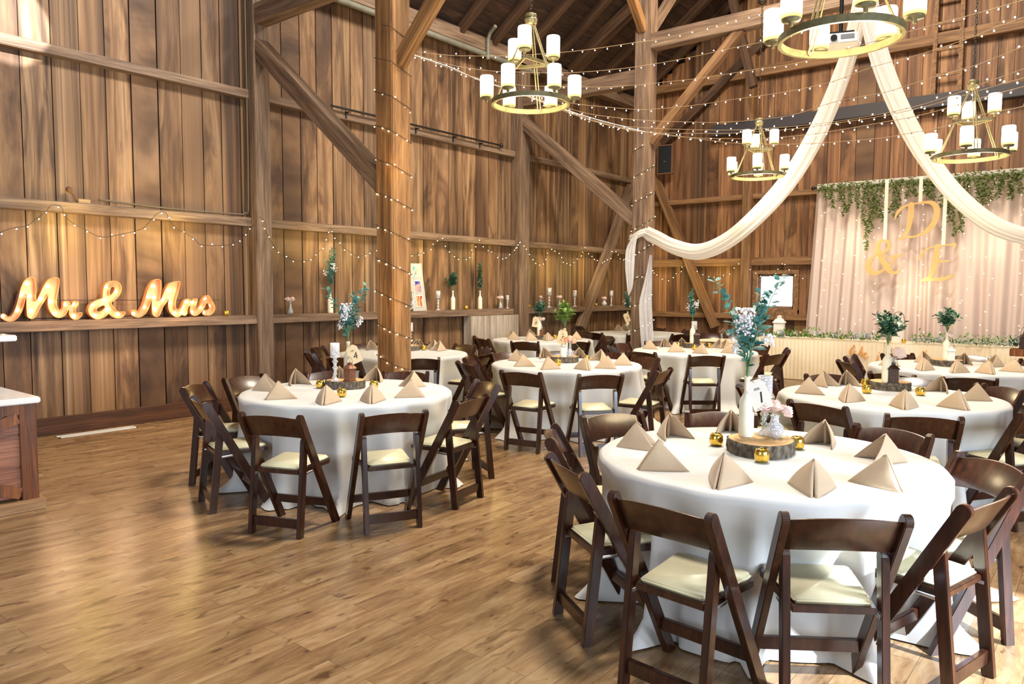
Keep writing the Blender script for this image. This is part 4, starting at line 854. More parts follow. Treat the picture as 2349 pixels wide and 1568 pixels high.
skirt('head_table','long head table in pleated cream skirt, left half below the curtain',[(HX+.75,5.42),(HX,5.42),(HX,3.17),(HX+.75,3.17)],.75)
skirt('head_table','long head table in pleated cream skirt, right half below the curtain',[(HX+.75,3.15),(HX,3.15),(HX,.6),(HX+.75,.6)],.75)
skirt('side_table','small round table with ruffled cream skirt left of head table',[(12.67+.56*math.cos(a*PI/20),5.40+.56*math.sin(a*PI/20)) for a in range(0,-41,-1)],.75,closed=True)
skirt('side_table','cream skirted side table at the far right edge',[(13.3,.95),(12.45,.95),(12.45,-.4),(13.3,-.4)],.74)
for px,py,nm in ((1658,770,'left'),(1680,769,'right')): q=onz(px,py,.763); napkin((q.x,q.y,.764),.5,'tan pyramid napkin on the small ruffled table, '+nm,'pyramid folded napkins')
for (x,y,a,nm) in ((13.45,6.05,40,'left'),(13.75,5.72,30,'right')): copy_tree(proto,(x,y,0),math.radians(a+180),'dark folding chair behind the small ruffled table, %s of two'%nm)
# gold lettering pinned on the skirt
t=thing('gold_lettering','gold cut out script letters Che and j pinned on the skirt','lettering',(HX-.045,0,0))
def sk(px,py): p=onx(px,py,HX-.045); return p
def script(strokes,nm):
    st=[]
    for s in strokes:
        st.append([(-sk(x,y).y,sk(x,y).z,r*.0084) for x,y,r in s])
    lo=stroke_outline(st,.006); a=ob(nm,outline_mesh(lo,.002,MT['goldletter'],nm),t); a.rotation_euler=(PI/2,0,-PI/2)
MT['goldletter']=simple('orange gold card',(232,168,92),.5)
script([[(1960,793,1.2),(1956,797,1.6),(1950,806,2),(1951,812,1.6),(1957,811,1),(1964,805,.8)],[(1958,792,1.4),(1961,795,1.0)]],'letter_C')
script([[(1978,795,1.3),(1974,805,1.6),(1968,815,1.2)],[(1970,811,1),(1974,806,1.2),(1977,808,1.6),(1975,815,1.2),(1979,814,.8)]],'letter_h')
script([[(1981,816,.9),(1987,811,1.2),(1984,809,1),(1981,816,1.6),(1986,821,1.2),(1994,817,.6)]],'letter_e')
script([[(2014,814,1),(2013,822,1.5),(2008,830,1.2),(2005,828,.8)],[(2016,808,1.1),(2016.5,808.6,1.1)]],'letter_j')
script([[(2126,803,.8),(2122,809,1.2),(2125,815,1.2),(2120,818,1)],[(2114,808,1.2),(2113,816,1)]],'letter_s')
# garlands on the head table
def garland(name,label,y0,y1,x,z,green,seed,nfl,big):
    rnd=random.Random(seed); t=thing(name,label,'garland',(0,0,0)); L=MB(); Bm=MB(); n=int(abs(y1-y0)*420)
    for i in range(n):
        y=y0+(y1-y0)*rnd.random(); c=Vector((x+rnd.gauss(0,.05),y,z+abs(rnd.gauss(0,.065))+.01)); d=Vector((rnd.gauss(0,1),rnd.gauss(0,1),rnd.uniform(0,1.2))); l=rnd.uniform(.04,.085); L.leaf(c,d,(0,0,1),l,l*.35)
    g=ob('greenery',L.mesh('greenery',MT[green]),t); g['kind']='stuff'
    for i in range(nfl):
        y=y0+(y1-y0)*rnd.random(); c=Vector((x+rnd.gauss(-.04,.05),y,z+.02+abs(rnd.gauss(0,.05)))); Bm.ball(c,rnd.uniform(.006,.010),6)
    ob('small_blossoms',Bm.mesh('small_blossoms',MT['white']),t)
    for i in range(big):
        y=y0+(y1-y0)*(i+rnd.uniform(.2,.8))/big; a,b=rose_mes('white') if 'w' not in ROSES else ROSES['w']; ROSES['w']=(a,b)
        o=ob('white_flower',a,t,(x-.04,y,z+.09)); s=rnd.uniform(1.1,1.7); o.scale=(s,s,s); o.rotation_euler=(rnd.uniform(-.4,.4),-.9,0)
    return t
garland('flower_garland','garland of white roses and greenery on left half of head table',5.1,3.25,HX+.12,.765,'lime',5,160,6)
garland('flower_garland','garland of baby breath and greenery on right half of head table',2.75,.95,HX+.10,.765,'lime',6,700,2)
garland('flower_garland','small leafy end of the head table garland beside the white lantern',5.38,5.15,HX+.3,.765,'leaf',8,10,0)
def whitelantern(px,py,label,s):
    q=onx(px,py,HX+.22); lantern((q.x,q.y,.764),label,'whitepaint',s,.2)
whitelantern(1787,770,'tall white metal lantern at left end of head table',2.6); whitelantern(2059,785,'white metal lantern at the middle of the head table',2.6)
for px,nm in ((1862,'left'),(1933,'right')):
    q=onx(px,765,HX+.45); votive((q.x,q.y,.764),'small glass votive behind the rose garland, '+nm,None)
for px,nm in ((2039,'left'),(2073,'right')):
    q=onx(px,783,HX+.12); votive((q.x,q.y,.764),'gold votive beside the middle white lantern, '+nm,'gold mercury votives')
q=onz(2338,822,.76); q.x=max(q.x,12.62); m=MB(); m.box2((-.14,-.16,0),(.14,.16,.10)); tag(ob('wood_block',m.mesh('wood_block',MT['barframe'],.006),None,(q.x,q.y,.753)),'brown wooden block at the far right edge','block')
lantern((q.x,q.y,.854),'dark punched metal lantern on the brown block at right edge','iron',1.5,.3); 
garland('leaf_cluster','leafy green cluster with white flowers beside the right edge lantern',q.y-.32,q.y+.2,q.x+.15,.86,'leafdark',9,30,2)
# ------------------------------------------------------------------ curtain backdrop
CX_=15.62
t=thing('backdrop_curtain','wide blush and white sheer curtain hung across the gable wall','curtain',(0,0,0))
rnd=random.Random(4); ph=[rnd.uniform(0,6) for _ in range(5)]; P=[]; y=4.86; ye=-.8; n=520
mc=MB()
for i in range(n+1):
    f=i/n; yt=4.86+(ye-4.86)*f; flare=.24*(1-f)**6; row=[]
    w=math.sin(yt*30+ph[0]+1.5*math.sin(yt*4.1+ph[1])); w2=math.sin(yt*11+ph[2]+1.2*math.sin(yt*2.3+ph[3]))
    for j in range(9):
        s=j/8; z=3.72-s*3.7; yy=yt+flare*s+.02*math.sin(yt*7+s*3); row.append((CX_-.062*w*(.5+.5*s)-.055*w2*(.35+.65*s),yy,z))
    P.append(row)
mc.grid(P); ob('sheer_panel',mc.mesh('sheer_panel',MT['curtain']),t)
m=MB(); m.tube([(CX_,4.92,3.70),(CX_,-.9,3.70)],.02); m.ball((CX_,4.94,3.70),.04); r_=ob('hanging_rod',m.mesh('hanging_rod',MT['black']),t)
m=MB(); m.box2((CX_-.09,-.9,3.66),(CX_-.03,4.84,3.76)); ob('heading_band',m.mesh('heading_band',MT['tulle'],.01),t)
# fairy lights in the curtain
m=MB(); m.ball((0,0,0),.0085,6); WLED=m.mesh('curtain_bulb',MT['warmled'])
t=thing('curtain_lights','curtain of warm fairy lights hanging in front of the backdrop','string lights',(0,0,0)); rnd=random.Random(12); cnt=0; far=MB(); wi=MB()
for c in range(15):
    y=4.7-c*.36+rnd.uniform(-.06,.06); wi.tube([(CX_-.14,y,3.66),(CX_-.14,y,.9)],.0008,4)
    for k in range(13):
        z=3.5-k*.215+rnd.uniform(-.10,.10); q=(CX_-.145+rnd.uniform(-.01,.01),y+rnd.uniform(-.10,.10),z)
        if cnt<98: ob('bulb',WLED,t,q); cnt+=1
        else: far.ball(q,.0085,6)
o=ob('further_bulbs',far.mesh('further_bulbs',MT['warmled']),t); o['kind']='stuff'
ob('wire',wi.mesh('wire',MT['wirewhite']),t)
# greenery over the rod
t=thing('vine_garland','green leafy vine garland hanging over the curtain top','garland',(0,0,0)); rnd=random.Random(33); L=MB()
def vine(mb,y,z,ln,dens=55):
    n=int(ln*dens)+6; ph=rnd.uniform(0,6)
    for i in range(n):
        s=i/n; c=Vector((CX_-.17+rnd.gauss(0,.012),y+.03*math.sin(ph+s*ln*7)+rnd.gauss(0,.014),z-ln*s)); d=Vector((rnd.uniform(-1,.2),rnd.gauss(0,1),rnd.uniform(-1.2,.3))); l=rnd.uniform(.045,.08); mb.leaf(c,d,(-1,0,.3),l,l*.36)
for i in range(900):
    y=4.80-rnd.random()*5.2; c=Vector((CX_-.15+rnd.gauss(0,.02),y,3.70+rnd.gauss(0,.045)-.03)); L.leaf(c,(rnd.gauss(0,.5),rnd.gauss(0,1),rnd.gauss(-.4,.6)),(-1,0,.3),rnd.uniform(.05,.09),.024)
g=ob('runner',L.mesh('runner',MT['moss']),t); g['kind']='stuff'
vx=[(1897,.18),(1912,.3),(1926,.22),(1935,.42),(1948,.38),(1970,.34),(1985,.6),(1994,.95),(2003,.7),(2012,.5),(2023,.55),(2050,.42),(2058,.5),(2085,.24),(2095,.22),(2120,.2),(2135,.26),(2142,.32),(2165,.4),(2177,.6),(2192,.78),(2205,.75),(2215,.3),(2240,.42),(2252,.4),(2262,.3),(2275,.36),(2290,.32),(2300,.24),(2312,.3),(2325,.34),(2340,.28)]
for px,ln in vx:
    mb=MB(); vine(mb,onx(px,440,CX_-.17).y,3.68,ln*1.3,130); ob('vine',mb.mesh('vine',MT['moss']),t)
# hanging letters
LX=15.30
def lp(x,y,r): p=onx(1930+x/6.534,440+y/6.534,LX); q=onx(1930+(x+10)/6.534,440+y/6.534,LX); return (-p.y,p.z,abs(q.y-p.y)*r/10)
LET={'D':[[(800,420,6),(815,370,16),(850,300,24),(910,240,22),(990,200,16),(1070,180,14)],[(1050,185,40),(1045,260,46),(1045,340,46),(1030,430,40),(1010,520,36),(975,610,26),(930,670,18)],[(848,715,8),(900,690,24),(960,675,20),(1050,675,16),(1150,655,18),(1230,620,28),(1310,560,40),(1390,460,46),(1430,350,48),(1430,250,46),(1390,180,40),(1320,155,28),(1240,158,22),(1150,168,14),(1070,182,12)]],
 'ampersand':[[(920,915,14),(890,950,14),(820,965,20),(720,970,18)],[(810,970,16),(780,1040,16),(740,1090,14),(700,1120,14)],[(885,1160,10),(840,1200,18),(780,1210,26),(720,1180,38),(660,1090,46),(600,990,44),(550,890,44),(540,820,36),(570,750,26),(620,725,14),(680,735,24),(722,780,28),(710,840,24),(660,890,20),(600,925,16),(520,950,14),(450,1000,24),(410,1070,42),(410,1140,46),(450,1200,42),(520,1215,34),(590,1195,22),(650,1150,16)]],
 'E':[[(1170,1015,8),(1190,960,20),(1230,900,18),(1300,850,14),(1380,820,12),(1460,810,12),(1560,800,12),(1640,790,16),(1700,780,16),(1718,768,6)],[(1700,790,20),(1690,830,16),(1685,860,6)],[(1440,815,40),(1430,900,44),(1415,1000,44),(1395,1100,42),(1365,1200,36),(1320,1280,26),(1270,1310,16)],[(1430,1045,12),(1520,1040,16),(1600,1030,14),(1625,1015,6)],[(1190,1350,8),(1240,1315,24),(1330,1310,26),(1450,1310,28),(1560,1295,30),(1640,1260,22),(1680,1235,8)]]}
for nm,strokes in LET.items():
    lo=stroke_outline([[lp(*p) for p in s] for s in strokes],.010); xs=[p[0] for l in lo for p in l]; ys=[p[1] for l in lo for p in l]; cx=(min(xs)+max(xs))/2; zb=min(ys); lo=[[(x-cx,y-zb) for x,y in l] for l in lo]
    t=thing('hanging_letter','large gold '+{'D':'letter D, highest of the hanging letters','ampersand':'ampersand hanging left of letter E','E':'letter E, lowest right of the hanging letters'}[nm],'letter',(LX,-cx,zb))
    a=ob('board',outline_mesh(lo,.010,MT['goldpaint'],'board'),t); a.rotation_euler=(PI/2,0,-PI/2)
    rx={'D':1180,'ampersand':648,'E':1525}[nm]; ry={'D':170,'ampersand':725,'E':800}[nm]; u,v,_=lp(rx,ry,1)
    m=MB(); m.box2((.012,-(u-cx)-.03,v-zb-.02),(.016,-(u-cx)+.03,3.72-zb)); ob('ribbon',m.mesh('ribbon',MT['ribbon']),t)
# ------------------------------------------------------------------ chandeliers
def build_chandelier():
    t=thing('chandelier','','chandelier'); R=.35; Br=MT['brass']
    m=MB(); m.lathe([(R-.011,-.022),(R+.011,-.022),(R+.011,.022),(R-.011,.022),(R-.011,-.022)],64,smooth=False); ob('ring',m.mesh('ring',MT['bronze2']),t)
    m=MB(); m.lathe([(0,.70),(.045,.70),(.055,.715),(.055,.735),(.06,.738),(.06,.75),(.05,.755),(.05,.775),(.055,.778),(.05,.795),(.02,.80),(0,.80)],24); ob('hub',m.mesh('hub',Br),t)
    for k in range(3):
        a=2*PI*k/3+.35
        for s in (-1,1):
            m=MB(); o=Vector((-math.sin(a),math.cos(a),0))*.014*s; m.tube([Vector((.03*math.cos(a),.03*math.sin(a),.71))+o*.7,Vector(((R-.02)*math.cos(a),(R-.02)*math.sin(a),.0))+o],.006,6); ob('rod',m.mesh('rod',Br),t)
        m=MB(); m.ball(((R-.02)*math.cos(a),(R-.02)*math.sin(a),0),.016,8); ob('rod_end',m.mesh('rod_end',Br),t)
    # upper triangle carrying three lights
    for k in range(3):
        a=2*PI*k/3+.35+PI/3; b=a+2*PI/3; p=Vector((.20*math.cos(a),.20*math.sin(a),.36)); q=Vector((.20*math.cos(b),.20*math.sin(b),.36))
        m=MB(); d=(q-p); m.box((p+q)/2,(d.length,.012,.03),Matrix.Rotation(math.atan2(d.y,d.x),3,'Z')); ob('arm',m.mesh('arm',Br),t)
    m=MB(); m.lathe([(0,-.03),(.012,-.03),(.014,-.005),(.052,0),(.056,.012),(.05,.016),(0,.016)],20); CUP=m.mesh('cup',MT['bronze2'])
    m=MB(); m.lathe([(.048,.0),(.060,.0),(.062,.012),(.062,.178),(.058,.19),(.052,.188),(.055,.17),(.055,.012),(.048,.004),(0,.004)],28); SH=m.mesh('shade',MT['shade'])
    for k in range(6):
        a=2*PI*k/6+.10; c=ob('light_cup',CUP,t,((R+.055)*math.cos(a),(R+.055)*math.sin(a),.035)); ob('shade',SH,c,(0,0,.016))
    for k in range(3):
        a=2*PI*k/3+.35+PI/3; c=ob('light_cup',CUP,t,(.215*math.cos(a),.215*math.sin(a),.41)); ob('shade',SH,c,(0,0,.016))
    return t
MT['bronze2']=vary('olive bronze',(88,82,54),(112,104,70),20,.4)
CH=None
def chain(t,z1):
    m=MB(); z=.80; k=0
    while z<z1-.02:
        pts=[]; 
        for i in range(9): a=2*PI*i/8; x,y=.012*math.cos(a),.024*math.sin(a); pts.append((x if k%2==0 else 0,0 if k%2==0 else x,z+.022+y))
        m.tube(pts,.0035,5,False); z+=.036; k+=1
    ob('chain',m.mesh('chain',MT['bronze']),t)
    m=MB(); m.lathe([(0,z1),(.02,z1),(.06,z1+.03),(.065,z1+.06),(0,z1+.06)],16); ob('ceiling_cap',m.mesh('ceiling_cap',MT['bronze']),t)
for nm,px,py,Z,rz,lab in (('A',1217,236,6.92,.05,'bronze ring chandelier with nine shades, nearest the left wall'),('D',1927,86,4.60,.5,'largest nearest bronze ring chandelier cut by the top of the photo'),('C',1738,403,10.6,1.3,'small distant bronze chandelier left of the backdrop curtain'),('E',2225,358,8.05,1.0,'bronze ring chandelier hanging over the backdrop curtain')):
    p=ond(px,py,Z)
    if CH is None: CH=build_chandelier(); CH['label']=lab; CH['group']='ring chandeliers'; CH.location=p; CH.rotation_euler=(0,0,rz); t=CH; ch0=list(CH.children)
    else:
        t=CH.copy(); COL.objects.link(t); t['label']=lab; t.location=p; t.rotation_euler=(0,0,rz)
        for c in ch0:
            d=c.copy(); COL.objects.link(d); d.parent=t
            for g in c.children: e=g.copy(); COL.objects.link(e); e.parent=d
    chain(t,{'A':3.2,'D':3.0,'C':2.35,'E':3.4}[nm])
    l=bpy.data.lights.new('chandelier_light','POINT'); l.energy={'A':75,'D':75,'C':75,'E':75}[nm]; l.color=(1,.80,.48); l.shadow_soft_size=.30
    lo=bpy.data.objects.new('chandelier_light',l); COL.objects.link(lo); lo.location=p+Vector((0,0,-.18))
# ------------------------------------------------------------------ fairy light strings
m=MB(); m.tube([(0,0,0),(0,0,-.018)],.0045,6); m.cur=1; m.ball((0,0,-.024),.0072,6); COOL=m.mesh('bulb_cool',[MT['wirewhite'],MT['led']])
m=MB(); m.tube([(0,0,0),(0,0,-.014)],.004,5); m.cur=1; m.ball((0,0,-.02),.0075,6); WARM=m.mesh('bulb_warm',[MT['wire'],MT['warmled']])
m=MB(); m.tube([(0,0,0),(0,0,-.014)],.004,5); m.cur=1; m.ball((0,0,-.02),.0075,6); COOLD=m.mesh('bulb_cool_dark',[MT['wire'],MT['led']])
def lights(name,label,pts,space,bulb,wm,group,n=6,rw=.0028):
    t=thing(name,label,'string lights',(0,0,0),0,group); P=smoothpts(pts,n); m=MB(); m.tube(P,rw,5); ob('wire',m.mesh('wire',wm),t)
    acc=space*.5; cnt=0
    for a,b in zip(P[:-1],P[1:]):
        L=(b-a).length; 
        while acc<L and cnt<100:
            q=a.lerp(b,acc/L); o=ob('bulb',bulb,t,q); o.rotation_euler=(U(-.9,.9),U(-.9,.9) if R_()<.8 else 2.6,0); acc+=space*U(.8,1.2); cnt+=1
        acc-=L
    return t
def cz(x): # distance of the strings from the camera plane along their run across the nave
    return 8.7+1.0*max(0,min(1,(x-930)/600)) if x<1530 else 9.7-4.2*((x-1530)/820)
STR=[('highest fairy light string over the nave, along the cross beam',[(930,115),(1000,124),(1060,128),(1164,128),(1291,120),(1376,110),(1460,97),(1512,90),(1625,62),(1700,42),(1785,15),(1850,-8)]),
('second highest fairy light string, ending behind the big chandelier',[(930,118),(1040,150),(1120,162),(1180,165),(1300,167),(1420,158),(1510,145),(1600,128),(1690,108),(1780,90),(1850,70),(1950,38),(2060,-5)]),
('third fairy light string, passing just below the big chandelier',[(930,120),(1020,153),(1100,180),(1200,196),(1310,199),(1400,199),(1480,193),(1622,177),(1732,159),(1822,146),(1940,113),(2058,80),(2168,50),(2254,27),(2400,-15)]),
('fourth fairy light string, crossing both white swags highest',[(935,122),(1020,153),(1100,182),(1210,215),(1307,236),(1387,245),(1480,251),(1595,241),(1667,230),(1748,219),(1828,206),(1916,185),(2004,153),(2106,126),(2211,92),(2286,62),(2400,22)]),
('fifth fairy light string, just above the dense lower bundle',[(935,122),(1020,153),(1100,183),(1207,216),(1330,256),(1400,268),(1480,276),(1587,280),(1667,280),(1761,272),(1828,261),(1916,233),(2028,212),(2090,193),(2184,165),(2251,145),(2400,85)]),
('uppermost string of the dense lower fairy light bundle',[(935,122),(1100,184),(1207,218),(1330,262),(1400,284),(1480,293),(1614,298),(1721,297),(1828,289),(1916,279),(2031,260),(2125,237),(2200,212),(2278,183),(2400,140)]),
('second string of the dense lower fairy light bundle',[(935,123),(1100,185),(1207,219),(1330,265),(1400,288),(1480,303),(1630,306),(1708,304),(1815,296),(1900,285),(2000,270),(2100,250),(2200,222),(2300,192),(2400,165)]),
('third string of the dense lower fairy light bundle',[(935,123),(1100,186),(1207,220),(1330,266),(1420,291),(1544,312),(1667,318),(1775,316),(1882,305),(2000,285),(2120,262),(2230,230),(2400,185)]),
('lowest fairy light string, dipping over the far chandelier',[(935,124),(1100,186),(1207,221),(1330,268),(1420,293),(1512,306),(1614,320),(1681,328),(1775,331),(1879,328),(2018,317),(2093,304),(2162,291),(2256,262),(2320,250),(2400,232)])]
for i,(lab,pp) in enumerate(STR):
    pp=[q for q in pp if i<4 or q[0]>=1200]; lights('string_lights',lab,[ond(x,y,cz(x)+(i%3-1)*.12) for x,y in pp],.165,COOL,MT['wirewhite'],'fairy light strings over the nave',4)
pipe('support_cable',smoothpts([ond(x,y,cz(x)+.05) for x,y in ((932,121),(1030,153),(1100,184),(1200,216),(1330,263),(1480,303))],4),.006,MT['steel'],'thin steel cable carrying the fairy lights from the near post','cable')
def wallg(pts,label,w='L',sc=1,ox=0,oy=0,bulb=COOLD,y=9.12):
    lights('string_lights',label,[(ony(ox+a/sc,oy+b/sc,y) if w=='L' else onx(ox+a/sc,oy+b/sc,15.78)) for a,b in pts],.135,bulb,MT['wire'],'fairy light garlands along the walls',4,.003)
wallg([(-60,540),(0,520),(110,480),(240,460),(320,400),(405,340),(465,275),(550,290),(580,370),(660,440),(790,510),(870,550),(960,560),(1140,525),(1240,500),(1300,470),(1420,345),(1490,345),(1520,400),(1580,480),(1670,530),(1750,580),(1790,625),(1870,637),(1960,637),(2040,635),(2090,620),(2170,570),(2250,480),(2310,430)],'fairy light garland draped above the marquee letters','L',3.915,0,400)
wallg([(-20,60),(20,100),(25,160),(60,230),(120,330),(170,385),(240,410),(290,428),(345,425),(397,420),(440,390),(470,350),(520,310),(530,240),(570,150),(595,210),(630,250),(660,300),(720,345),(790,385),(840,382),(885,360),(960,330)],'fairy light garland left of the near hewn post on the wall','L',3.614,600,480,WARM,9.02)
wallg([(1100,330),(1180,350),(1230,370),(1275,375),(1360,350),(1440,285),(1470,230),(1500,235),(1540,330),(1575,355),(1610,395),(1650,408),(1700,405),(1730,390),(1755,325),(1785,285),(1810,260),(1845,310),(1895,345),(1950,390),(2000,405),(2045,410),(2060,385),(2100,350),(2130,280),(2165,262)],'fairy light garland above the photo frame on the wall','L',3.614,600,480,WARM,9.02)
wallg([(415,90),(435,20),(465,15),(500,90),(530,130),(560,160),(595,175),(630,155),(640,100),(690,70),(740,110),(760,150),(790,175),(830,170),(845,145),(880,120),(900,85),(915,60),(935,95),(970,120),(1000,150),(1030,160),(1060,160),(1080,145),(1105,120),(1110,90),(1145,80),(1160,120),(1190,140),(1260,150)],'fairy light garland past the second wall post toward the corner','L',3.136,1050,550,WARM,8.98)
wallg([(1330,200),(1420,235),(1440,260),(1495,283),(1530,283),(1570,240),(1600,230),(1630,165),(1660,155),(1690,155),(1690,190),(1730,230),(1765,245),(1790,260),(1840,262),(1890,265),(1920,260),(1950,245),(1970,225),(2010,175),(2045,145),(2070,185),(2100,205),(2152,242),(2215,262),(2280,240),(2310,200),(2335,168),(2345,150),(2370,190),(2395,215),(2425,245),(2460,265),(2520,285)],'fairy light garland on the gable wall above the window','B',3.136,1050,550,WARM)
def wrap(cx,cy,hw,z0,z1,pitch,sgn,label):
    pts=[]; z=z0; per=8*hw; s=0
    while z<z1:
        f=(s/per)%1*4; k=int(f); g=f-k; e=hw+.006
        c=[(-e,-e),(e,-e),(e,e),(-e,e),(-e,-e)]
        if sgn<0: c=[(x,-y) for x,y in c]
        a,b=c[k],c[k+1]; pts.append((cx+a[0]+(b[0]-a[0])*g,cy+a[1]+(b[1]-a[1])*g,z)); s+=hw*.5; z+=pitch*hw*.5/per
    lights('string_lights',label,pts,.125,WARM,MT['wire'],'fairy lights wrapped round posts',1,.003)
wrap(P1X,PY,.14,.15,4.55,.37,-1,'fairy lights spiralling up the near hewn post')
wrap(P2X,PY,.14,.15,4.1,.44,1,'fairy lights spiralling up the tulle draped post')
# ------------------------------------------------------------------ tulle swags
def swag(name,label,pts,width,seed,mat='tulle',lobes=9):
    rnd=random.Random(seed); P=smoothpts(pts,10); ph=[rnd.uniform(0,6) for _ in range(4)]; rows=[]; N=72
    for i,p in enumerate(P):
        t=(P[min(i+1,len(P)-1)]-P[max(0,i-1)]).normalized(); s=Vector((t.y,-t.x,0)); s=s.normalized() if s.length>.05 else Vector((.6,-.8,0)); b=t.cross(s); row=[]; f=i/(len(P)-1); w=width(f) if callable(width) else width
        for k in range(N):
            a=2*PI*k/N; rr=w*(1+.15*math.sin(lobes*a+ph[0]+2*f)+.13*math.sin((lobes+8)*a+ph[1]-3*f)+.05*math.sin(3*a+ph[2]+9*f)); row.append(p+s*(rr*math.cos(a)*.75)+b*(rr*math.sin(a)))
        rows.append(row+[row[0]])
    m=MB(); m.grid(rows); return tag(ob(name,m.mesh(name,MT[mat])),label,'fabric swag')
def zz(a,b,n): return [a+(b-a)*k/(n-1) for k in range(n)]
L_=[(1990,-60),(1965,60),(1932,170),(1883,290),(1812,410),(1730,500),(1660,555),(1600,577),(1545,566),(1510,548),(1484,535)]
swag('tulle_swag','white tulle swag falling from the roof to the hewn post on left',[ond(x,y,z) for (x,y),z in zip(L_,zz(9.3,12.75,len(L_)))],lambda f:.115-.02*f,1)
Rr=[(1985,-60),(2003,70),(2040,190),(2090,300),(2135,375),(2180,435),(2240,490),(2300,525),(2380,545),(2480,545)]
swag('tulle_swag','white tulle swag falling from the roof across the backdrop on right',[ond(x,y,z) for (x,y),z in zip(Rr,zz(9.3,9.0,len(Rr)))],lambda f:.095-.01*f,2)
# tulle wound round the post
def panel(name,label,left,right,mat,seed,y=None,parent=None):
    rnd=random.Random(seed); ph=rnd.uniform(0,6); rows=[]; n=len(left); Lp=smoothpts([ond(*q) for q in left],6); Rp=smoothpts([ond(*q) for q in right],6)
    for i,(a,b) in enumerate(zip(Lp,Rp)):
        row=[]; N=26
        for k in range(N+1): s=k/N; q=a.lerp(b,s); row.append(q+FW*(-.030*math.sin(s*26+ph+i*.04)-.03*math.sin(s*9+i*.08)))
        rows.append(row)
    m=MB(); m.grid(rows); return tag(ob(name,m.mesh(name,MT[mat])),label,'fabric')
zp=12.62
panel('tulle_tail','short white tulle tail hanging on the left of post',[(1448,548,zp),(1436,570,zp),(1433,610,zp),(1437,655,zp),(1441,676,zp)],[(1462,540,zp),(1457,570,zp),(1455,610,zp),(1452,655,zp),(1443,678,zp)],'tullethin',3)
panel('tulle_tail','long white tulle tail hanging on the right of post',[(1490,585,zp-.15),(1478,640,zp-.15),(1466,688,zp-.15),(1465,720,zp-.15),(1468,770,zp-.15),(1472,812,zp-.15)],[(1494,585,zp-.1),(1495,640,zp-.1),(1495,688,zp-.1),(1497,720,zp-.1),(1500,770,zp-.1),(1502,806,zp-.1)],'tullethin',4)
swag('tulle_knot','white tulle wound round the tulle draped post',[(P2X+.2*math.cos(a),PY+.2*math.sin(a),2.58+.05*math.sin(2*a)) for a in zz(-.3,5.6,14)],.05,6,'tulle',6)
# ------------------------------------------------------------------ projector
p=ond(1928,96,8.4); t=thing('projector','white ceiling projector seen through the big chandelier ring','projector',p,.35)
m=MB(); m.box((0,0,0),(.30,.34,.11)); ob('housing',m.mesh('housing',MT['whitepaint'],.012),t)
m=MB(); m.tube([(-.15,.08,.0),(-.18,.08,.0)],.035,14); ob('lens',m.mesh('lens',MT['black']),t)
for k in range(5): pass
m=MB(); m.box((-.152,-.06,.01),(.006,.14,.05)); ob('port_panel',m.mesh('port_panel',simple('grey ports',(120,122,126),.5),.003),t)
m=MB(); m.box((0,0,.07),(.24,.26,.02)); m.tube([(0,0,.07),(0,0,.9)],.022,8); ob('mount',m.mesh('mount',MT['black']),t)
# ------------------------------------------------------------------ lights
LK=(280,140,900,620)
def area(name,loc,tgt,sx,sy,e,col,spread=PI):
    l=bpy.data.lights.new(name,'AREA'); l.shape='RECTANGLE'; l.size=sx; l.size_y=sy; l.energy=e; l.color=col; l.spread=spread
    o=bpy.data.objects.new(name,l); COL.objects.link(o); o.location=loc; o.rotation_euler=(Vector(tgt)-Vector(loc)).to_track_quat('-Z','Y').to_euler(); return o
area('door_daylight',(0.2,-5.6,2.7),(4.5,3.5,.6),3.2,2.4,LK[0],(.86,.92,1))
area('side_daylight',(3.6,-4.4,1.9),(4.0,2.0,.7),1.3,1.6,LK[1],(.70,.83,1),math.radians(110))
area('cupola_light',(5.5,3.0,9.6),(6.5,6.5,1.0),1.3,1.3,LK[2],(1,.93,.84))
area('rear_daylight',(-3.4,2.2,2.6),(3,4.5,0),2.6,2.0,150,(.80,.88,1))
area('nave_light',(10.5,2.9,8.8),(12.0,3.8,1),1.6,1.6,LK[3],(1,.84,.64))
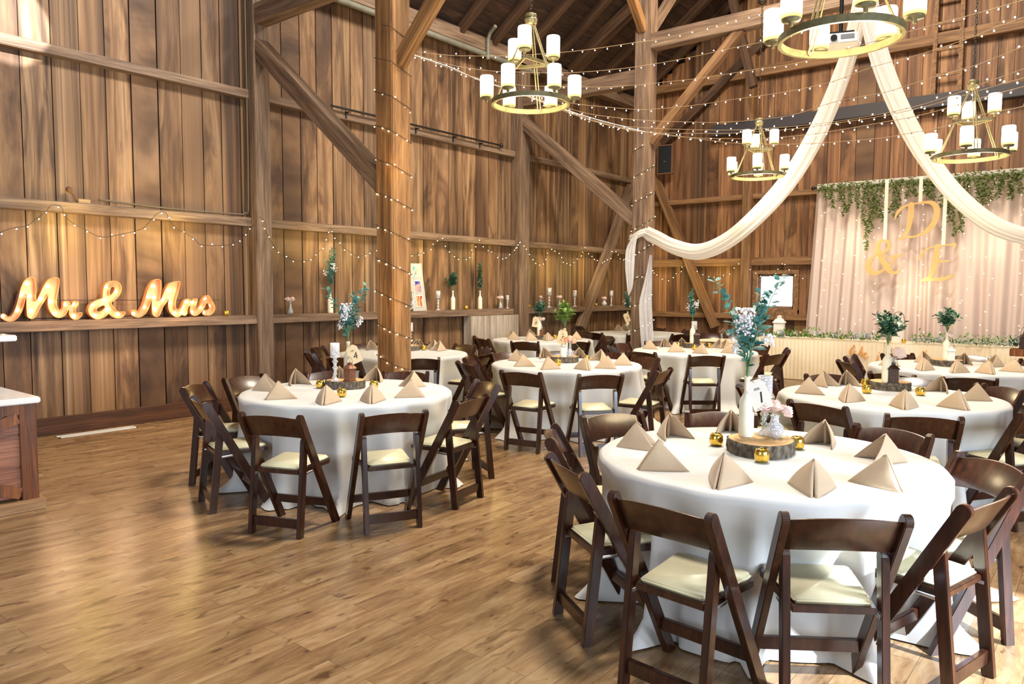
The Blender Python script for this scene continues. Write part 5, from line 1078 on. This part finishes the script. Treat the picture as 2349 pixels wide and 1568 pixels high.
def spot(name,loc,tgt,e,ang,blend,col,r=.02):
    l=bpy.data.lights.new(name,'SPOT'); l.energy=e; l.spot_size=math.radians(ang); l.spot_blend=blend; l.color=col; l.shadow_soft_size=r
    o=bpy.data.objects.new(name,l); COL.objects.link(o); o.location=loc; o.rotation_euler=(Vector(tgt)-Vector(loc)).to_track_quat('-Z','Y').to_euler(); return o
spot('sun_shaft',(2.2,3.0,7.2),tuple(ony(20,50,YW)),9000,7.0,.3,(1,.96,.92))
spot('sun_patch',(3.4,-3.4,4.4),tuple(onz(2330,1540,0)),7000,20,.08,(.76,.86,1),.03)
for k,(x,y,z,e) in enumerate([(3.4,8.9,2.3,9),(4.6,8.9,2.3,9),(6.6,8.85,2.25,6),(7.6,8.85,2.2,6),(9.0,8.85,2.2,6),(10.4,8.85,2.2,6),(12.4,8.8,2.1,6),(13.8,8.8,2.1,6),(15.3,8.2,2.0,7),(15.5,7.0,2.0,6)]):
    l=bpy.data.lights.new('garland_glow','POINT'); l.energy=e*1.25; l.color=(1,.76,.20); l.shadow_soft_size=.12
    o=bpy.data.objects.new('garland_glow',l); COL.objects.link(o); o.location=(x,y,z)
for (y,z) in ((4.0,2.6),(2.9,1.7),(1.8,2.5),(.6,1.8)):
    l=bpy.data.lights.new('curtain_glow','POINT'); l.energy=9; l.color=(1,.82,.56); l.shadow_soft_size=.25
    o=bpy.data.objects.new('curtain_glow',l); COL.objects.link(o); o.location=(15.15,y,z)
for (z,dx,dy) in ((1.5,-.32,-.32),(3.0,-.32,-.32)):
    l=bpy.data.lights.new('post_glow','POINT'); l.energy=4; l.color=(1,.70,.28); l.shadow_soft_size=.1
    o=bpy.data.objects.new('post_glow',l); COL.objects.link(o); o.location=(P1X+dx,PY+dy,z)
W=bpy.data.worlds.new('world'); S.world=W; W.use_nodes=True; bg=W.node_tree.nodes['Background']; bg.inputs[0].default_value=(.80,.88,1,1); bg.inputs[1].default_value=.26
S.view_settings.view_transform='Standard'; S.view_settings.look='None'; S.view_settings.exposure=.18
S.cycles.max_bounces=7; S.cycles.diffuse_bounces=4; S.cycles.glossy_bounces=3; S.cycles.transmission_bounces=6; S.cycles.transparent_max_bounces=10
S.cycles.sample_clamp_indirect=4; S.cycles.caustics_reflective=False; S.cycles.caustics_refractive=False
